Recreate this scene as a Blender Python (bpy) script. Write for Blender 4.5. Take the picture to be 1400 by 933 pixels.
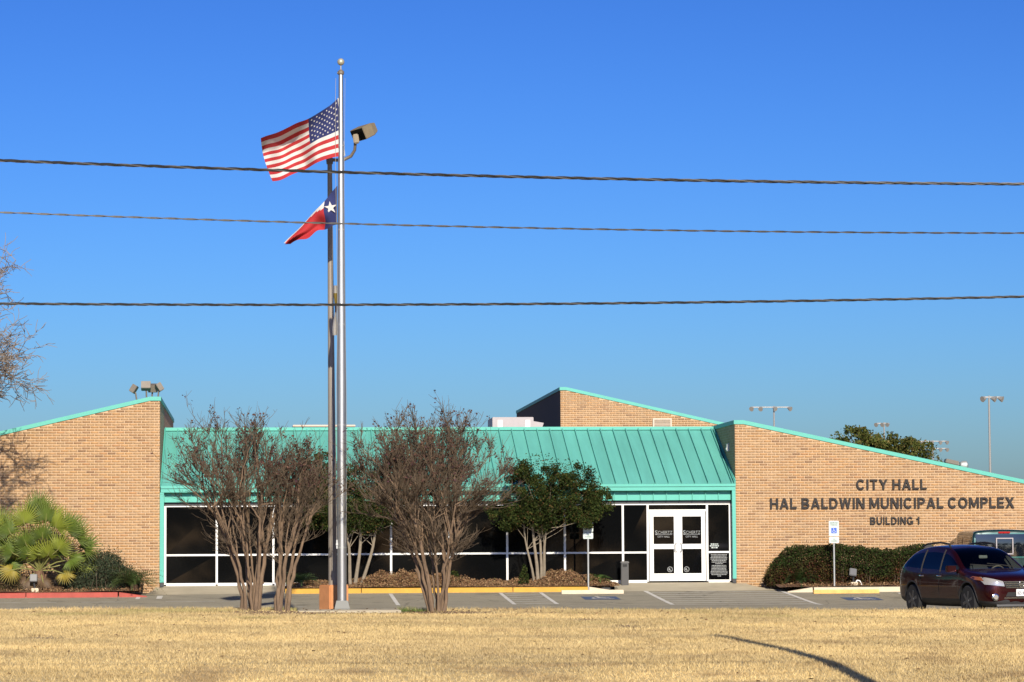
import bpy, bmesh, math, random
import numpy as np
from mathutils import Matrix, Vector
from mathutils.bvhtree import BVHTree

for o in list(bpy.data.objects):
    bpy.data.objects.remove(o, do_unlink=True)
scene = bpy.context.scene
COL = scene.collection
RNG = np.random.default_rng(7)
random.seed(7)

# ------------------------------------------------------------------ camera
CAM_Z = 1.51
cam_data = bpy.data.cameras.new("Camera")
cam_data.sensor_width = 36.0
cam_data.lens = 4000.0 / 1400.0 * 36.0
cam_data.clip_start = 0.5
cam_data.clip_end = 5000
cam = bpy.data.objects.new("Camera", cam_data)
COL.objects.link(cam)
cam.matrix_world = (Matrix.Translation((0, 0, CAM_Z)) @ Matrix.Rotation(-math.radians(5.07), 4, 'Z')
                    @ Matrix.Rotation(math.pi / 2 + math.radians(4.13), 4, 'X')
                    @ Matrix.Rotation(-math.radians(.34), 4, 'Z'))
scene.camera = cam

# ------------------------------------------------------------------ sky and sun
SUN_EL = math.radians(28.3)
SUN_AZ = math.radians(3.5)          # the sun stands behind the camera, this far to the right
world = bpy.data.worlds.new("World")
scene.world = world
world.use_nodes = True
wn = world.node_tree
wn.nodes.clear()
sky = wn.nodes.new('ShaderNodeTexSky')
sky.sky_type = 'NISHITA'
sky.sun_disc = False
sky.sun_elevation = SUN_EL
sky.sun_rotation = math.pi - SUN_AZ
sky.altitude = 0
sky.air_density = 1.0
sky.dust_density = 0.8
sky.ozone_density = 7.5
dim = wn.nodes.new('ShaderNodeVectorMath')
dim.operation = 'MULTIPLY'
dim.inputs[1].default_value = (0.416, 0.400, 0.411)
gam = wn.nodes.new('ShaderNodeGamma')
gam.inputs['Gamma'].default_value = 1.9
bgn = wn.nodes.new('ShaderNodeBackground')
bgn.inputs['Strength'].default_value = 0.08
wout = wn.nodes.new('ShaderNodeOutputWorld')
wn.links.new(sky.outputs[0], dim.inputs[0])
wn.links.new(dim.outputs[0], gam.inputs[0])
wn.links.new(gam.outputs[0], bgn.inputs[0])
wn.links.new(bgn.outputs[0], wout.inputs[0])

sun_data = bpy.data.lights.new("sun", 'SUN')
sun_data.energy = 5.0
sun_data.angle = math.radians(0.53)
sun_data.color = (1.0, 0.90, 0.74)
sun = bpy.data.objects.new("sun", sun_data)
COL.objects.link(sun)
to_sun = Vector((math.sin(SUN_AZ) * math.cos(SUN_EL), -math.cos(SUN_AZ) * math.cos(SUN_EL), math.sin(SUN_EL)))
sun.rotation_euler = to_sun.to_track_quat('Z', 'Y').to_euler()

scene.view_settings.view_transform = 'Standard'
scene.view_settings.look = 'None'
scene.view_settings.exposure = 0.38
scene.view_settings.gamma = 1.0
scene.view_settings.use_curve_mapping = False
scene.render.engine = 'CYCLES'
scene.cycles.max_bounces = 6
scene.cycles.transparent_max_bounces = 6

# ------------------------------------------------------------------ helpers
WORLD = {}                     # world translation of every object (parents are unrotated while being built)


def srgb(r, g, b):
    def f(c):
        c /= 255.0
        return c / 12.92 if c <= 0.04045 else ((c + 0.055) / 1.055) ** 2.4
    return (f(r), f(g), f(b))


MATS = {}


def mat(name, color, rough=0.8, metal=0.0, var=0.0, scale=6.0, bump=0.0, bscale=40.0, spec=0.5, coat=0.0,
        attr=False, trans=0.0, streak=None, obj_var=0.0):
    """Principled material with a little noise in its colour and relief; attr=True takes the mesh's Col."""
    if name in MATS:
        return MATS[name]
    m = bpy.data.materials.new(name)
    m.use_nodes = True
    nt = m.node_tree
    b = nt.nodes['Principled BSDF']
    b.inputs['Roughness'].default_value = rough
    b.inputs['Metallic'].default_value = metal
    b.inputs['Specular IOR Level'].default_value = spec
    if coat:
        b.inputs['Coat Weight'].default_value = coat
        b.inputs['Coat Roughness'].default_value = 0.03
    tc = nt.nodes.new('ShaderNodeTexCoord')
    src = None
    if attr:
        a = nt.nodes.new('ShaderNodeAttribute')
        a.attribute_name = 'Col'
        src = a.outputs['Color']
    else:
        rgb = nt.nodes.new('ShaderNodeRGB')
        rgb.outputs[0].default_value = (*color, 1)
        src = rgb.outputs[0]
    if var > 0:
        geo = nt.nodes.new('ShaderNodeNewGeometry')
        mp = nt.nodes.new('ShaderNodeMapping')
        if streak:
            mp.inputs['Scale'].default_value = streak
        nt.links.new(geo.outputs['Position'], mp.inputs[0])
        n = nt.nodes.new('ShaderNodeTexNoise')
        n.inputs['Scale'].default_value = scale
        n.inputs['Detail'].default_value = 6
        n.inputs['Roughness'].default_value = 0.65
        nt.links.new(mp.outputs[0], n.inputs[0])
        mr = nt.nodes.new('ShaderNodeMapRange')
        mr.inputs[1].default_value = 0.25
        mr.inputs[2].default_value = 0.75
        mr.inputs[3].default_value = 1 - var
        mr.inputs[4].default_value = 1 + var
        nt.links.new(n.outputs['Fac'], mr.inputs[0])
        mx = nt.nodes.new('ShaderNodeVectorMath')
        mx.operation = 'SCALE'
        nt.links.new(src, mx.inputs[0])
        nt.links.new(mr.outputs[0], mx.inputs['Scale'])
        src = mx.outputs[0]
    if obj_var > 0:
        oi = nt.nodes.new('ShaderNodeObjectInfo')
        mr2 = nt.nodes.new('ShaderNodeMapRange')
        mr2.inputs[3].default_value = 1 - obj_var
        mr2.inputs[4].default_value = 1 + obj_var
        nt.links.new(oi.outputs['Random'], mr2.inputs[0])
        mx2 = nt.nodes.new('ShaderNodeVectorMath')
        mx2.operation = 'SCALE'
        nt.links.new(src, mx2.inputs[0])
        nt.links.new(mr2.outputs[0], mx2.inputs['Scale'])
        src = mx2.outputs[0]
    nt.links.new(src, b.inputs['Base Color'])
    if bump > 0:
        geo2 = nt.nodes.new('ShaderNodeNewGeometry')
        n2 = nt.nodes.new('ShaderNodeTexNoise')
        n2.inputs['Scale'].default_value = bscale
        n2.inputs['Detail'].default_value = 4
        nt.links.new(geo2.outputs['Position'], n2.inputs[0])
        bp = nt.nodes.new('ShaderNodeBump')
        bp.inputs['Strength'].default_value = bump
        bp.inputs['Distance'].default_value = 0.02
        nt.links.new(n2.outputs['Fac'], bp.inputs['Height'])
        nt.links.new(bp.outputs[0], b.inputs['Normal'])
    if trans > 0:                                   # thin leaf: some light passes through
        out = nt.nodes['Material Output']
        tr = nt.nodes.new('ShaderNodeBsdfTranslucent')
        nt.links.new(src, tr.inputs[0])
        ms = nt.nodes.new('ShaderNodeMixShader')
        ms.inputs[0].default_value = trans
        nt.links.new(b.outputs[0], ms.inputs[1])
        nt.links.new(tr.outputs[0], ms.inputs[2])
        nt.links.new(ms.outputs[0], out.inputs[0])
    MATS[name] = m
    return m


def link(o, parent=None, wloc=(0, 0, 0)):
    COL.objects.link(o)
    w = Vector(wloc)
    if parent is not None:
        o.parent = parent
        o.location = w - WORLD[parent.name]
    else:
        o.location = w
    WORLD[o.name] = w
    return o


def thing(name, loc, label, cat, group=None):
    o = bpy.data.objects.new(name, None)
    o.empty_display_size = 0.2
    link(o, None, loc)
    return tag(o, label, cat, group)


def tag(o, label=None, cat=None, group=None, kind=None):
    if label:
        o['label'] = label
    if cat:
        o['category'] = cat
    if group:
        o['group'] = group
    if kind:
        o['kind'] = kind
    return o


def mesh_np(name, V, F, col=None, smooth=False):
    """Fast mesh from arrays; F has a constant number of corners; col is one colour per vertex."""
    V = np.asarray(V, dtype=np.float32)
    F = np.asarray(F, dtype=np.int32)
    me = bpy.data.meshes.new(name)
    me.vertices.add(len(V))
    me.vertices.foreach_set('co', V.ravel())
    k = F.shape[1]
    me.loops.add(F.size)
    me.loops.foreach_set('vertex_index', F.ravel())
    me.polygons.add(len(F))
    me.polygons.foreach_set('loop_start', np.arange(len(F), dtype=np.int32) * k)
    me.update(calc_edges=True)
    if col is not None:
        a = me.color_attributes.new('Col', 'FLOAT_COLOR', 'POINT')
        c = np.ones((len(V), 4), dtype=np.float32)
        c[:, :3] = col
        a.data.foreach_set('color', c.ravel())
    if smooth:
        me.polygons.foreach_set('use_smooth', np.ones(len(F), dtype=bool))
    return me


def obj_np(name, V, F, material, parent=None, col=None, smooth=False, origin=None):
    V = np.asarray(V, dtype=np.float64)
    c = V.mean(axis=0) if origin is None else np.asarray(origin, dtype=float)
    me = mesh_np(name, V - c, F, col, smooth)
    me.materials.append(material)
    o = bpy.data.objects.new(name, me)
    return link(o, parent, c)


class MB:
    """Collects shapes into one mesh."""

    def __init__(self):
        self.v, self.f, self.m = [], [], []

    def add(self, verts, faces, mi=0):
        n = len(self.v)
        self.v += [tuple(p) for p in verts]
        self.f += [tuple(i + n for i in f) for f in faces]
        self.m += [mi] * len(faces)
        return self

    def box(self, x0, x1, y0, y1, z0, z1, mi=0):
        return self.add([(x0, y0, z0), (x1, y0, z0), (x1, y1, z0), (x0, y1, z0), (x0, y0, z1), (x1, y0, z1), (x1, y1, z1), (x0, y1, z1)],
                        [(0, 3, 2, 1), (4, 5, 6, 7), (0, 1, 5, 4), (1, 2, 6, 5), (2, 3, 7, 6), (3, 0, 4, 7)], mi)

    def prism_xz(self, poly, y0, y1, mi=0, side=None):
        """poly: (x, z) counter-clockwise seen from the front (from -y)."""
        n = len(poly)
        side = mi if side is None else side
        self.add([(x, y0, z) for x, z in poly] + [(x, y1, z) for x, z in poly],
                 [tuple(range(n)), tuple(range(2 * n - 1, n - 1, -1))], mi)
        k = len(self.v) - 2 * n
        for i in range(n):
            j = (i + 1) % n
            self.f.append((k + j, k + i, k + n + i, k + n + j))
            self.m.append(side)
        return self

    def prism_yz(self, poly, x0, x1, mi=0):
        """poly: (y, z) counter-clockwise seen from +x."""
        n = len(poly)
        self.add([(x1, y, z) for y, z in poly] + [(x0, y, z) for y, z in poly],
                 [tuple(range(n)), tuple(range(2 * n - 1, n - 1, -1))] + [((i + 1) % n, i, n + i, n + (i + 1) % n) for i in range(n)], mi)
        return self

    def tube(self, pts, rad, n=6, mi=0, cap=True):
        pts = [Vector(p) for p in pts]
        if not hasattr(rad, '__len__'):
            rad = [rad] * len(pts)
        base = len(self.v)
        up = None
        for i, p in enumerate(pts):
            d = (pts[min(i + 1, len(pts) - 1)] - pts[max(i - 1, 0)])
            d = d.normalized() if d.length > 1e-9 else Vector((0, 0, 1))
            if up is None:
                a = Vector((1, 0, 0)) if abs(d.x) < 0.9 else Vector((0, 1, 0))
                up = d.cross(a).normalized()
            else:
                up = (up - d * up.dot(d))
                up = up.normalized() if up.length > 1e-6 else d.orthogonal().normalized()
            w = d.cross(up)
            for k in range(n):
                t = 2 * math.pi * k / n
                q = p + (up * math.cos(t) + w * math.sin(t)) * rad[i]
                self.v.append((q.x, q.y, q.z))
        for i in range(len(pts) - 1):
            for k in range(n):
                a, b2 = base + i * n + k, base + i * n + (k + 1) % n
                self.f.append((a, b2, b2 + n, a + n))
                self.m.append(mi)
        if cap and n > 2:
            self.f.append(tuple(base + k for k in range(n - 1, -1, -1)))
            e = base + (len(pts) - 1) * n
            self.f.append(tuple(e + k for k in range(n)))
            self.m += [mi, mi]
        return self

    def lathe(self, prof, c=(0, 0, 0), n=24, axis='z', mi=0):
        """prof: (radius, height) from bottom to top."""
        base = len(self.v)
        for r, h in prof:
            for k in range(n):
                t = 2 * math.pi * k / n
                a, b2 = r * math.cos(t), r * math.sin(t)
                q = {'z': (a, b2, h), 'y': (a, h, b2), 'x': (h, a, b2)}[axis]
                self.v.append((c[0] + q[0], c[1] + q[1], c[2] + q[2]))
        for i in range(len(prof) - 1):
            for k in range(n):
                a, b2 = base + i * n + k, base + i * n + (k + 1) % n
                self.f.append((a, b2, b2 + n, a + n))
                self.m.append(mi)
        self.f.append(tuple(base + k for k in range(n - 1, -1, -1)))
        e = base + (len(prof) - 1) * n
        self.f.append(tuple(e + k for k in range(n)))
        self.m += [mi, mi]
        return self

    def obox(self, c, ax, ay, az, hx, hy, hz, mi=0):
        """oriented box: centre, unit axes, half sizes."""
        c, ax, ay, az = Vector(c), Vector(ax), Vector(ay), Vector(az)
        vs = [c + ax * (sx * hx) + ay * (sy * hy) + az * (sz * hz) for sz in (-1, 1) for sx, sy in ((-1, -1), (1, -1), (1, 1), (-1, 1))]
        return self.add(vs, [(0, 3, 2, 1), (4, 5, 6, 7), (0, 1, 5, 4), (1, 2, 6, 5), (2, 3, 7, 6), (3, 0, 4, 7)], mi)

    def build(self, name, mats, parent=None, smooth=False, origin=None, bevel=0.0, fix=False):
        if not isinstance(mats, (list, tuple)):
            mats = [mats]
        V = np.array(self.v, dtype=float)
        c = (V.min(axis=0) + V.max(axis=0)) / 2 if origin is None else np.array(origin, dtype=float)
        me = bpy.data.meshes.new(name)
        me.from_pydata([tuple(p) for p in V - c], [], self.f)
        for m in mats:
            me.materials.append(m)
        me.polygons.foreach_set('material_index', np.array(self.m, dtype=np.int32))
        if fix or bevel:
            bm = bmesh.new()
            bm.from_mesh(me)
            if fix:
                bmesh.ops.recalc_face_normals(bm, faces=bm.faces)
            if bevel:
                bmesh.ops.bevel(bm, geom=[e for e in bm.edges if e.is_manifold and e.calc_face_angle(0) > 0.5], offset=bevel,
                                segments=2, affect='EDGES', clamp_overlap=True)
            bm.to_mesh(me)
            bm.free()
        if smooth:
            me.polygons.foreach_set('use_smooth', np.ones(len(me.polygons), dtype=bool))
            me.set_sharp_from_angle(angle=math.radians(40))
        me.update()
        o = bpy.data.objects.new(name, me)
        return link(o, parent, c)


def struct(o):
    o['kind'] = 'structure'
    return o


def text_shape(s, cap_h, width, depth, bold=0.0, squash=True):
    """Text as vertices/faces: x along the writing, y up, z outward; cap height and width are given."""
    cu = bpy.data.curves.new('t', 'FONT')
    cu.body = s
    cu.size = 1.0
    cu.offset = bold
    cu.extrude = 0.5
    cu.resolution_u = 3
    cu.space_word = 1.25
    o = bpy.data.objects.new('t', cu)
    COL.objects.link(o)
    me = bpy.data.meshes.new_from_object(o.evaluated_get(bpy.context.evaluated_depsgraph_get()))
    V = np.empty(len(me.vertices) * 3)
    me.vertices.foreach_get('co', V)
    V = V.reshape(-1, 3)
    F = [tuple(p.vertices) for p in me.polygons]
    bpy.data.objects.remove(o)
    bpy.data.curves.remove(cu)
    bpy.data.meshes.remove(me)
    mn, mx = V.min(axis=0), V.max(axis=0)
    V = (V - mn) / (mx - mn)
    V[:, 0] *= width
    V[:, 1] *= cap_h
    V[:, 2] *= depth
    return V, F


def bold_letter(ch, t=.192):
    """Heavy sans capital in a box of height 1: a list of polygons (x, y), and its width."""
    P = []

    def bar(a, b2, w=t):
        dx, dy = b2[0] - a[0], b2[1] - a[1]
        l = math.hypot(dx, dy)
        nx, ny = -dy / l * w / 2, dx / l * w / 2
        P.append([(a[0] + nx, a[1] + ny), (a[0] - nx, a[1] - ny), (b2[0] - nx, b2[1] - ny), (b2[0] + nx, b2[1] + ny)])

    def rect(x0, x1, y0, y1):
        P.append([(x0, y0), (x1, y0), (x1, y1), (x0, y1)])

    def slant(x0, y0, x1, y1, w):
        P.append([(x0 - w / 2, y0), (x0 + w / 2, y0), (x1 + w / 2, y1), (x1 - w / 2, y1)])

    def ring(cx, cy, rx, ry, a0, a1, n=14, tt=t):
        for k in range(n):
            a, b2 = math.radians(a0 + (a1 - a0) * k / n), math.radians(a0 + (a1 - a0) * (k + 1) / n)
            P.append([(cx + (rx - tt) * math.cos(a), cy + (ry - tt * .92) * math.sin(a)), (cx + rx * math.cos(a), cy + ry * math.sin(a)),
                      (cx + rx * math.cos(b2), cy + ry * math.sin(b2)), (cx + (rx - tt) * math.cos(b2), cy + (ry - tt * .92) * math.sin(b2))])
    h = t * .9
    w = {'I': t, '1': .42, 'L': .62, 'E': .66, 'T': .72, 'P': .72, 'B': .76, 'H': .78, 'D': .80, 'N': .80, 'U': .78, 'C': .84, 'G': .86, 'O': .90, 'A': .86, 'X': .84, 'Y': .84, 'M': .96, 'W': 1.16}[ch]
    if ch in 'HNMULEPBDI':
        rect(0, t, 0 if ch != 'U' else .35, 1)
    if ch in 'HNM':
        rect(w - t, w, 0, 1)
    if ch == 'H':
        rect(t, w - t, .5 - h / 2, .5 + h / 2)
    if ch in 'LE':
        rect(t, w, 0, h)
    if ch == 'E':
        rect(t, w, 1 - h, 1)
        rect(t, w * .93, .5 - h / 2, .5 + h / 2)
    if ch == 'T':
        rect(0, w, 1 - h, 1)
        rect(w / 2 - t / 2, w / 2 + t / 2, 0, 1 - h)
    if ch == 'N':
        slant(t * .62, 1, w - t * .62, 0, t * 1.2)
    if ch == 'M':
        slant(t * .62, 1, w / 2, .12, t * 1.05)
        slant(w - t * .62, 1, w / 2, .12, t * 1.05)
    if ch == 'W':
        for a, b2 in ((.115, .32), (.58, .32), (.58, .84), (1.045, .84)):
            slant(b2, 0, a, 1, t * 1.0)
    if ch == 'A':
        slant(t * .55, 0, w / 2, 1, t * 1.1)
        slant(w - t * .55, 0, w / 2, 1, t * 1.1)
        rect(w * .27, w * .73, .20, .20 + h)
    if ch == 'X':
        slant(t * .62, 0, w - t * .62, 1, t * 1.25)
        slant(w - t * .62, 0, t * .62, 1, t * 1.25)
    if ch == 'Y':
        rect(w / 2 - t / 2, w / 2 + t / 2, 0, .46)
        slant(w / 2, .40, t * .6, 1, t * 1.15)
        slant(w / 2, .40, w - t * .6, 1, t * 1.15)
    if ch == 'U':
        rect(w - t, w, .35, 1)
        ring(w / 2, .37, w / 2, .38, 180, 360)
    if ch in 'CG':
        ring(w / 2, .5, w / 2 + .01, .515, 38, 322, 20)
    if ch == 'G':
        rect(w - t, w, .06, .50)
        rect(w * .55, w - t, .50 - h, .50)
    if ch == 'O':
        ring(w / 2, .5, w / 2, .515, 0, 360, 24)
    if ch == 'D':
        rect(t, w * .5, 0, h)
        rect(t, w * .5, 1 - h, 1)
        ring(w * .45, .5, w * .55, .5, -90, 90)
    if ch == 'P':
        rect(t, w * .6, .40, .40 + h)
        rect(t, w * .6, 1 - h, 1)
        ring(w * .56, .70, w * .44, .30, -90, 90)
    if ch == 'B':
        for y0, y1, ww in ((0, .55, w), (.45, 1, w * .95)):
            rect(t, ww * .6, y0, y0 + h)
            rect(t, ww * .6, y1 - h, y1)
            ring(ww * .58, (y0 + y1) / 2, ww * .42, (y1 - y0) / 2, -90, 90)
    if ch == '1':
        rect(w - t, w, 0, 1)
        P.append([(0, .66), (w - t, .66), (w - t, .98), (w * .35, .80), (0, .78)])
    return P, w


def raised_letters(s, x0, x1, z0, z1, y, depth, material, parent):
    """Heavy raised capitals on a wall facing -y, every letter a mesh of its own."""
    gap, space = .15, .46
    items, x = [], 0.0
    for ch in s:
        if ch == ' ':
            x += space - gap
            continue
        P, w = bold_letter(ch)
        items.append((x, P))
        x += w + gap
    total = x - gap
    sx, sz = (x1 - x0) / total, z1 - z0
    for xo, P in items:
        mb = MB()
        for k, poly in enumerate(P):
            pts = [(x0 + (xo + a) * sx, z0 + b2 * sz) for a, b2 in poly]
            ar = sum(p[0] * q[1] - q[0] * p[1] for p, q in zip(pts, pts[1:] + pts[:1]))
            if ar < 0:
                pts.reverse()
            mb.prism_xz(pts, y - depth - .0006 * (k % 4), y)
        mb.build('letter', material, parent)


def islands(nv, F):
    par = list(range(nv))

    def find(a):
        while par[a] != a:
            par[a] = par[par[a]]
            a = par[a]
        return a
    for f in F:
        r = find(f[0])
        for i in f[1:]:
            par[find(i)] = r
    out = {}
    for f in F:
        out.setdefault(find(f[0]), []).append(f)
    return list(out.values())


def wall_text(s, x0, x1, z0, z1, y, depth, material, parent, name='letter', bold=0.0, split=True):
    """Raised writing on a wall that faces -y; each letter its own mesh when split."""
    V, F = text_shape(s, z1 - z0, x1 - x0, depth, bold)
    W = np.stack([V[:, 0] + x0, y - V[:, 2], V[:, 1] + z0], axis=1)
    groups = islands(len(V), F) if split else [F]
    for fs in groups:
        ids = sorted({i for f in fs for i in f})
        mp = {i: k for k, i in enumerate(ids)}
        mb = MB()
        mb.add([W[i] for i in ids], [tuple(mp[i] for i in f) for f in fs])
        mb.build(name, material, parent)


def vnoise(x, y, seed=0):
    """Smooth value noise on arrays."""
    xi, yi = np.floor(x).astype(int), np.floor(y).astype(int)
    fx, fy = x - xi, y - yi
    fx, fy = fx * fx * (3 - 2 * fx), fy * fy * (3 - 2 * fy)

    def h(a, b):
        n = np.sin(a * 127.1 + b * 311.7 + seed * 74.7) * 43758.5453
        return n - np.floor(n)
    return (h(xi, yi) * (1 - fx) + h(xi + 1, yi) * fx) * (1 - fy) + (h(xi, yi + 1) * (1 - fx) + h(xi + 1, yi + 1) * fx) * fy


# ------------------------------------------------------------------ the lie of the land (metres)
LOT_Y = [67.2, 70, 76, 82, 84, 86, 88, 89.8, 140]
LOT_Z = [-.12, -.10, -.06, 0, .10, .21, .32, .555, .555]
LAWN_Y = [20, 24, 30, 36, 38, 41, 43.3, 45, 46.8, 48.8, 54.15, 60, 67.2]
LAWN_Z = [-.1, -.5, -1.0, -.98, -.88, -.64, -.42, -.26, -.175, -.125, -.04, .05, .16]


def lot_z(y):
    return float(np.interp(y, LOT_Y, LOT_Z))


def lawn_z(x, y):
    z = np.interp(y, LAWN_Y, LAWN_Z)
    k = np.clip((np.asarray(y) - 38) / 10, 0, 1)
    return z - 0.0085 * (np.clip(x, -16, 30) - 9) * k + (vnoise(np.asarray(x) * .35, np.asarray(y) * .35, 3) - .5) * .035

# ------------------------------------------------------------------ materials
M_MORTAR = mat('mortar', (.54, .385, .24), .95, var=.09, scale=9, bump=.3, bscale=80)
M_BRICK = mat('brick', (.5, .3, .2), .9, attr=True, var=.13, scale=22, bump=.35, bscale=60)
M_TEAL = mat('teal_painted_metal', (.085, .405, .325), .5, var=.07, scale=1.3, streak=(1, 1, .25))
M_TEAL_ROOF = mat('teal_roof_metal', (.11, .385, .33), .55, var=.15, scale=1.1, streak=(2.2, .25, .25), obj_var=.05, bump=.25, bscale=2.5)
M_WHITE = mat('white_painted_aluminium', (.74, .73, .69), .45, var=.05, scale=3)
M_GLASS = mat('dark_tinted_glass', (.003, .0033, .0036), .04, spec=.18)
M_DARKMETAL = mat('dark_anodised_metal', (.03, .032, .035), .5)
M_SIGNLET = mat('charcoal_letter_metal', (.026, .022, .020), .8, var=.1)
M_CONC = mat('concrete', (.40, .35, .25), .92, var=.16, scale=1.2, bump=.2, bscale=70)
M_KERB = mat('bare_concrete_kerb', (.58, .50, .36), .9, var=.14, scale=3, bump=.2)
M_YELLOW = mat('yellow_kerb_paint', (.54, .30, .04), .75, var=.16, scale=3.0, bump=.15)
M_RED = mat('red_kerb_paint', (.36, .07, .05), .78, var=.2, scale=3.5, bump=.15)
M_PAINT = mat('worn_white_road_paint', (.56, .54, .49), .85, var=.28, scale=5)
M_BLUEPAINT = mat('blue_road_paint', (.055, .09, .17), .85, var=.25, scale=6)
M_MULCH = mat('mulch', (.12, .062, .032), .97, var=.45, scale=14, bump=.9, bscale=30)
M_STEEL = mat('brushed_aluminium_pole', (.50, .50, .48), .38, metal=.85, var=.14, scale=5, streak=(6, 6, .5))
M_BRONZE = mat('dark_bronze_pole_paint', (.15, .125, .098), .5, var=.12, scale=3)
M_GALV = mat('galvanised_steel', (.42, .43, .42), .5, metal=.5, var=.12, scale=8)
M_TERRA = mat('terracotta_painted_concrete', (.56, .245, .10), .88, var=.13, scale=6, bump=.2)
M_BLACK = mat('black_rubber', (.012, .012, .012), .7)
M_SIGNWHITE = mat('sign_white', (.50, .56, .53), .5)
M_SIGNBLUE = mat('sign_blue', (.02, .09, .55), .5)
M_SIGNGREEN = mat('sign_green_ink', (.03, .12, .08), .6)
M_LETTERING = mat('white_vinyl', (.24, .25, .245), .7)
M_BEIGE = mat('beige_louver_paint', (.55, .46, .36), .7, var=.06)
M_HVAC = mat('grey_sheet_metal', (.34, .31, .31), .5, metal=.2, var=.06)
M_ROOFDARK = mat('flat_roof_gravel', (.25, .24, .22), .95, var=.2)


def brick_side_material():
    m = bpy.data.materials.new('brick_side_wall')
    m.use_nodes = True
    nt = m.node_tree
    b = nt.nodes['Principled BSDF']
    b.inputs['Roughness'].default_value = .92
    geo = nt.nodes.new('ShaderNodeNewGeometry')
    sep = nt.nodes.new('ShaderNodeSeparateXYZ')
    nt.links.new(geo.outputs['Position'], sep.inputs[0])
    cmb = nt.nodes.new('ShaderNodeCombineXYZ')
    nt.links.new(sep.outputs['Y'], cmb.inputs['X'])
    nt.links.new(sep.outputs['Z'], cmb.inputs['Y'])
    bt = nt.nodes.new('ShaderNodeTexBrick')
    bt.inputs['Color1'].default_value = (.54, .34, .18, 1)
    bt.inputs['Color2'].default_value = (.42, .245, .12, 1)
    bt.inputs['Mortar'].default_value = (.56, .45, .33, 1)
    bt.inputs['Scale'].default_value = 1
    bt.inputs['Mortar Size'].default_value = .005
    bt.inputs['Brick Width'].default_value = .256
    bt.inputs['Row Height'].default_value = .08
    nt.links.new(cmb.outputs[0], bt.inputs['Vector'])
    nt.links.new(bt.outputs['Color'], b.inputs['Base Color'])
    return m


M_BRICKSIDE = brick_side_material()


def asphalt_material():
    m = mat('asphalt', (.27, .244, .18), .93, var=.14, scale=.8, bump=.5, bscale=120)
    nt = m.node_tree
    b = nt.nodes['Principled BSDF']
    old = b.inputs['Base Color'].links[0].from_socket
    geo = nt.nodes.new('ShaderNodeNewGeometry')
    vo = nt.nodes.new('ShaderNodeTexVoronoi')
    vo.feature = 'DISTANCE_TO_EDGE'
    vo.inputs['Scale'].default_value = .32
    nz = nt.nodes.new('ShaderNodeTexNoise')
    nz.inputs['Scale'].default_value = 1.2
    ad = nt.nodes.new('ShaderNodeMixRGB')
    ad.blend_type = 'ADD'
    ad.inputs[0].default_value = .8
    nt.links.new(geo.outputs['Position'], nz.inputs[0])
    nt.links.new(geo.outputs['Position'], ad.inputs[1])
    nt.links.new(nz.outputs['Color'], ad.inputs[2])
    nt.links.new(ad.outputs[0], vo.inputs['Vector'])
    lt = nt.nodes.new('ShaderNodeMapRange')
    lt.inputs[1].default_value = 0
    lt.inputs[2].default_value = .012
    lt.inputs[3].default_value = .55
    lt.inputs[4].default_value = 1
    nt.links.new(vo.outputs['Distance'], lt.inputs[0])
    n2 = nt.nodes.new('ShaderNodeTexNoise')
    n2.inputs['Scale'].default_value = 45
    nt.links.new(geo.outputs['Position'], n2.inputs[0])
    m2 = nt.nodes.new('ShaderNodeMapRange')
    m2.inputs[1].default_value = .3
    m2.inputs[2].default_value = .7
    m2.inputs[3].default_value = .8
    m2.inputs[4].default_value = 1.2
    nt.links.new(n2.outputs['Fac'], m2.inputs[0])
    mu = nt.nodes.new('ShaderNodeMath')
    mu.operation = 'MULTIPLY'
    nt.links.new(lt.outputs[0], mu.inputs[0])
    nt.links.new(m2.outputs[0], mu.inputs[1])
    n3 = nt.nodes.new('ShaderNodeTexNoise')                # old oil drips and damp patches
    n3.inputs['Scale'].default_value = 1.1
    n3.inputs['Detail'].default_value = 3
    nt.links.new(geo.outputs['Position'], n3.inputs[0])
    m3 = nt.nodes.new('ShaderNodeMapRange')
    m3.inputs[1].default_value = .60
    m3.inputs[2].default_value = .70
    m3.inputs[3].default_value = 1.0
    m3.inputs[4].default_value = .74
    nt.links.new(n3.outputs['Fac'], m3.inputs[0])
    mu2 = nt.nodes.new('ShaderNodeMath')
    mu2.operation = 'MULTIPLY'
    nt.links.new(mu.outputs[0], mu2.inputs[0])
    nt.links.new(m3.outputs[0], mu2.inputs[1])
    sc = nt.nodes.new('ShaderNodeVectorMath')
    sc.operation = 'SCALE'
    nt.links.new(old, sc.inputs[0])
    nt.links.new(mu2.outputs[0], sc.inputs['Scale'])
    nt.links.new(sc.outputs[0], b.inputs['Base Color'])
    return m


M_ASPHALT = asphalt_material()

# ------------------------------------------------------------------ ground
def sheet(name, xs, ys, zf, material, col=None):
    V = np.array([(x, y, zf(x, y)) for y in ys for x in xs])
    nx = len(xs)
    F = [(j * nx + i, j * nx + i + 1, (j + 1) * nx + i + 1, (j + 1) * nx + i) for j in range(len(ys) - 1) for i in range(nx - 1)]
    return struct(obj_np(name, V, F, material, None, col, True))


def ground_z(x, y):
    if y < 20:
        return -.14
    if y < 67.2:
        return float(np.interp(y, LAWN_Y, LAWN_Z)) - .45
    return lot_z(y) - .25


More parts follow.
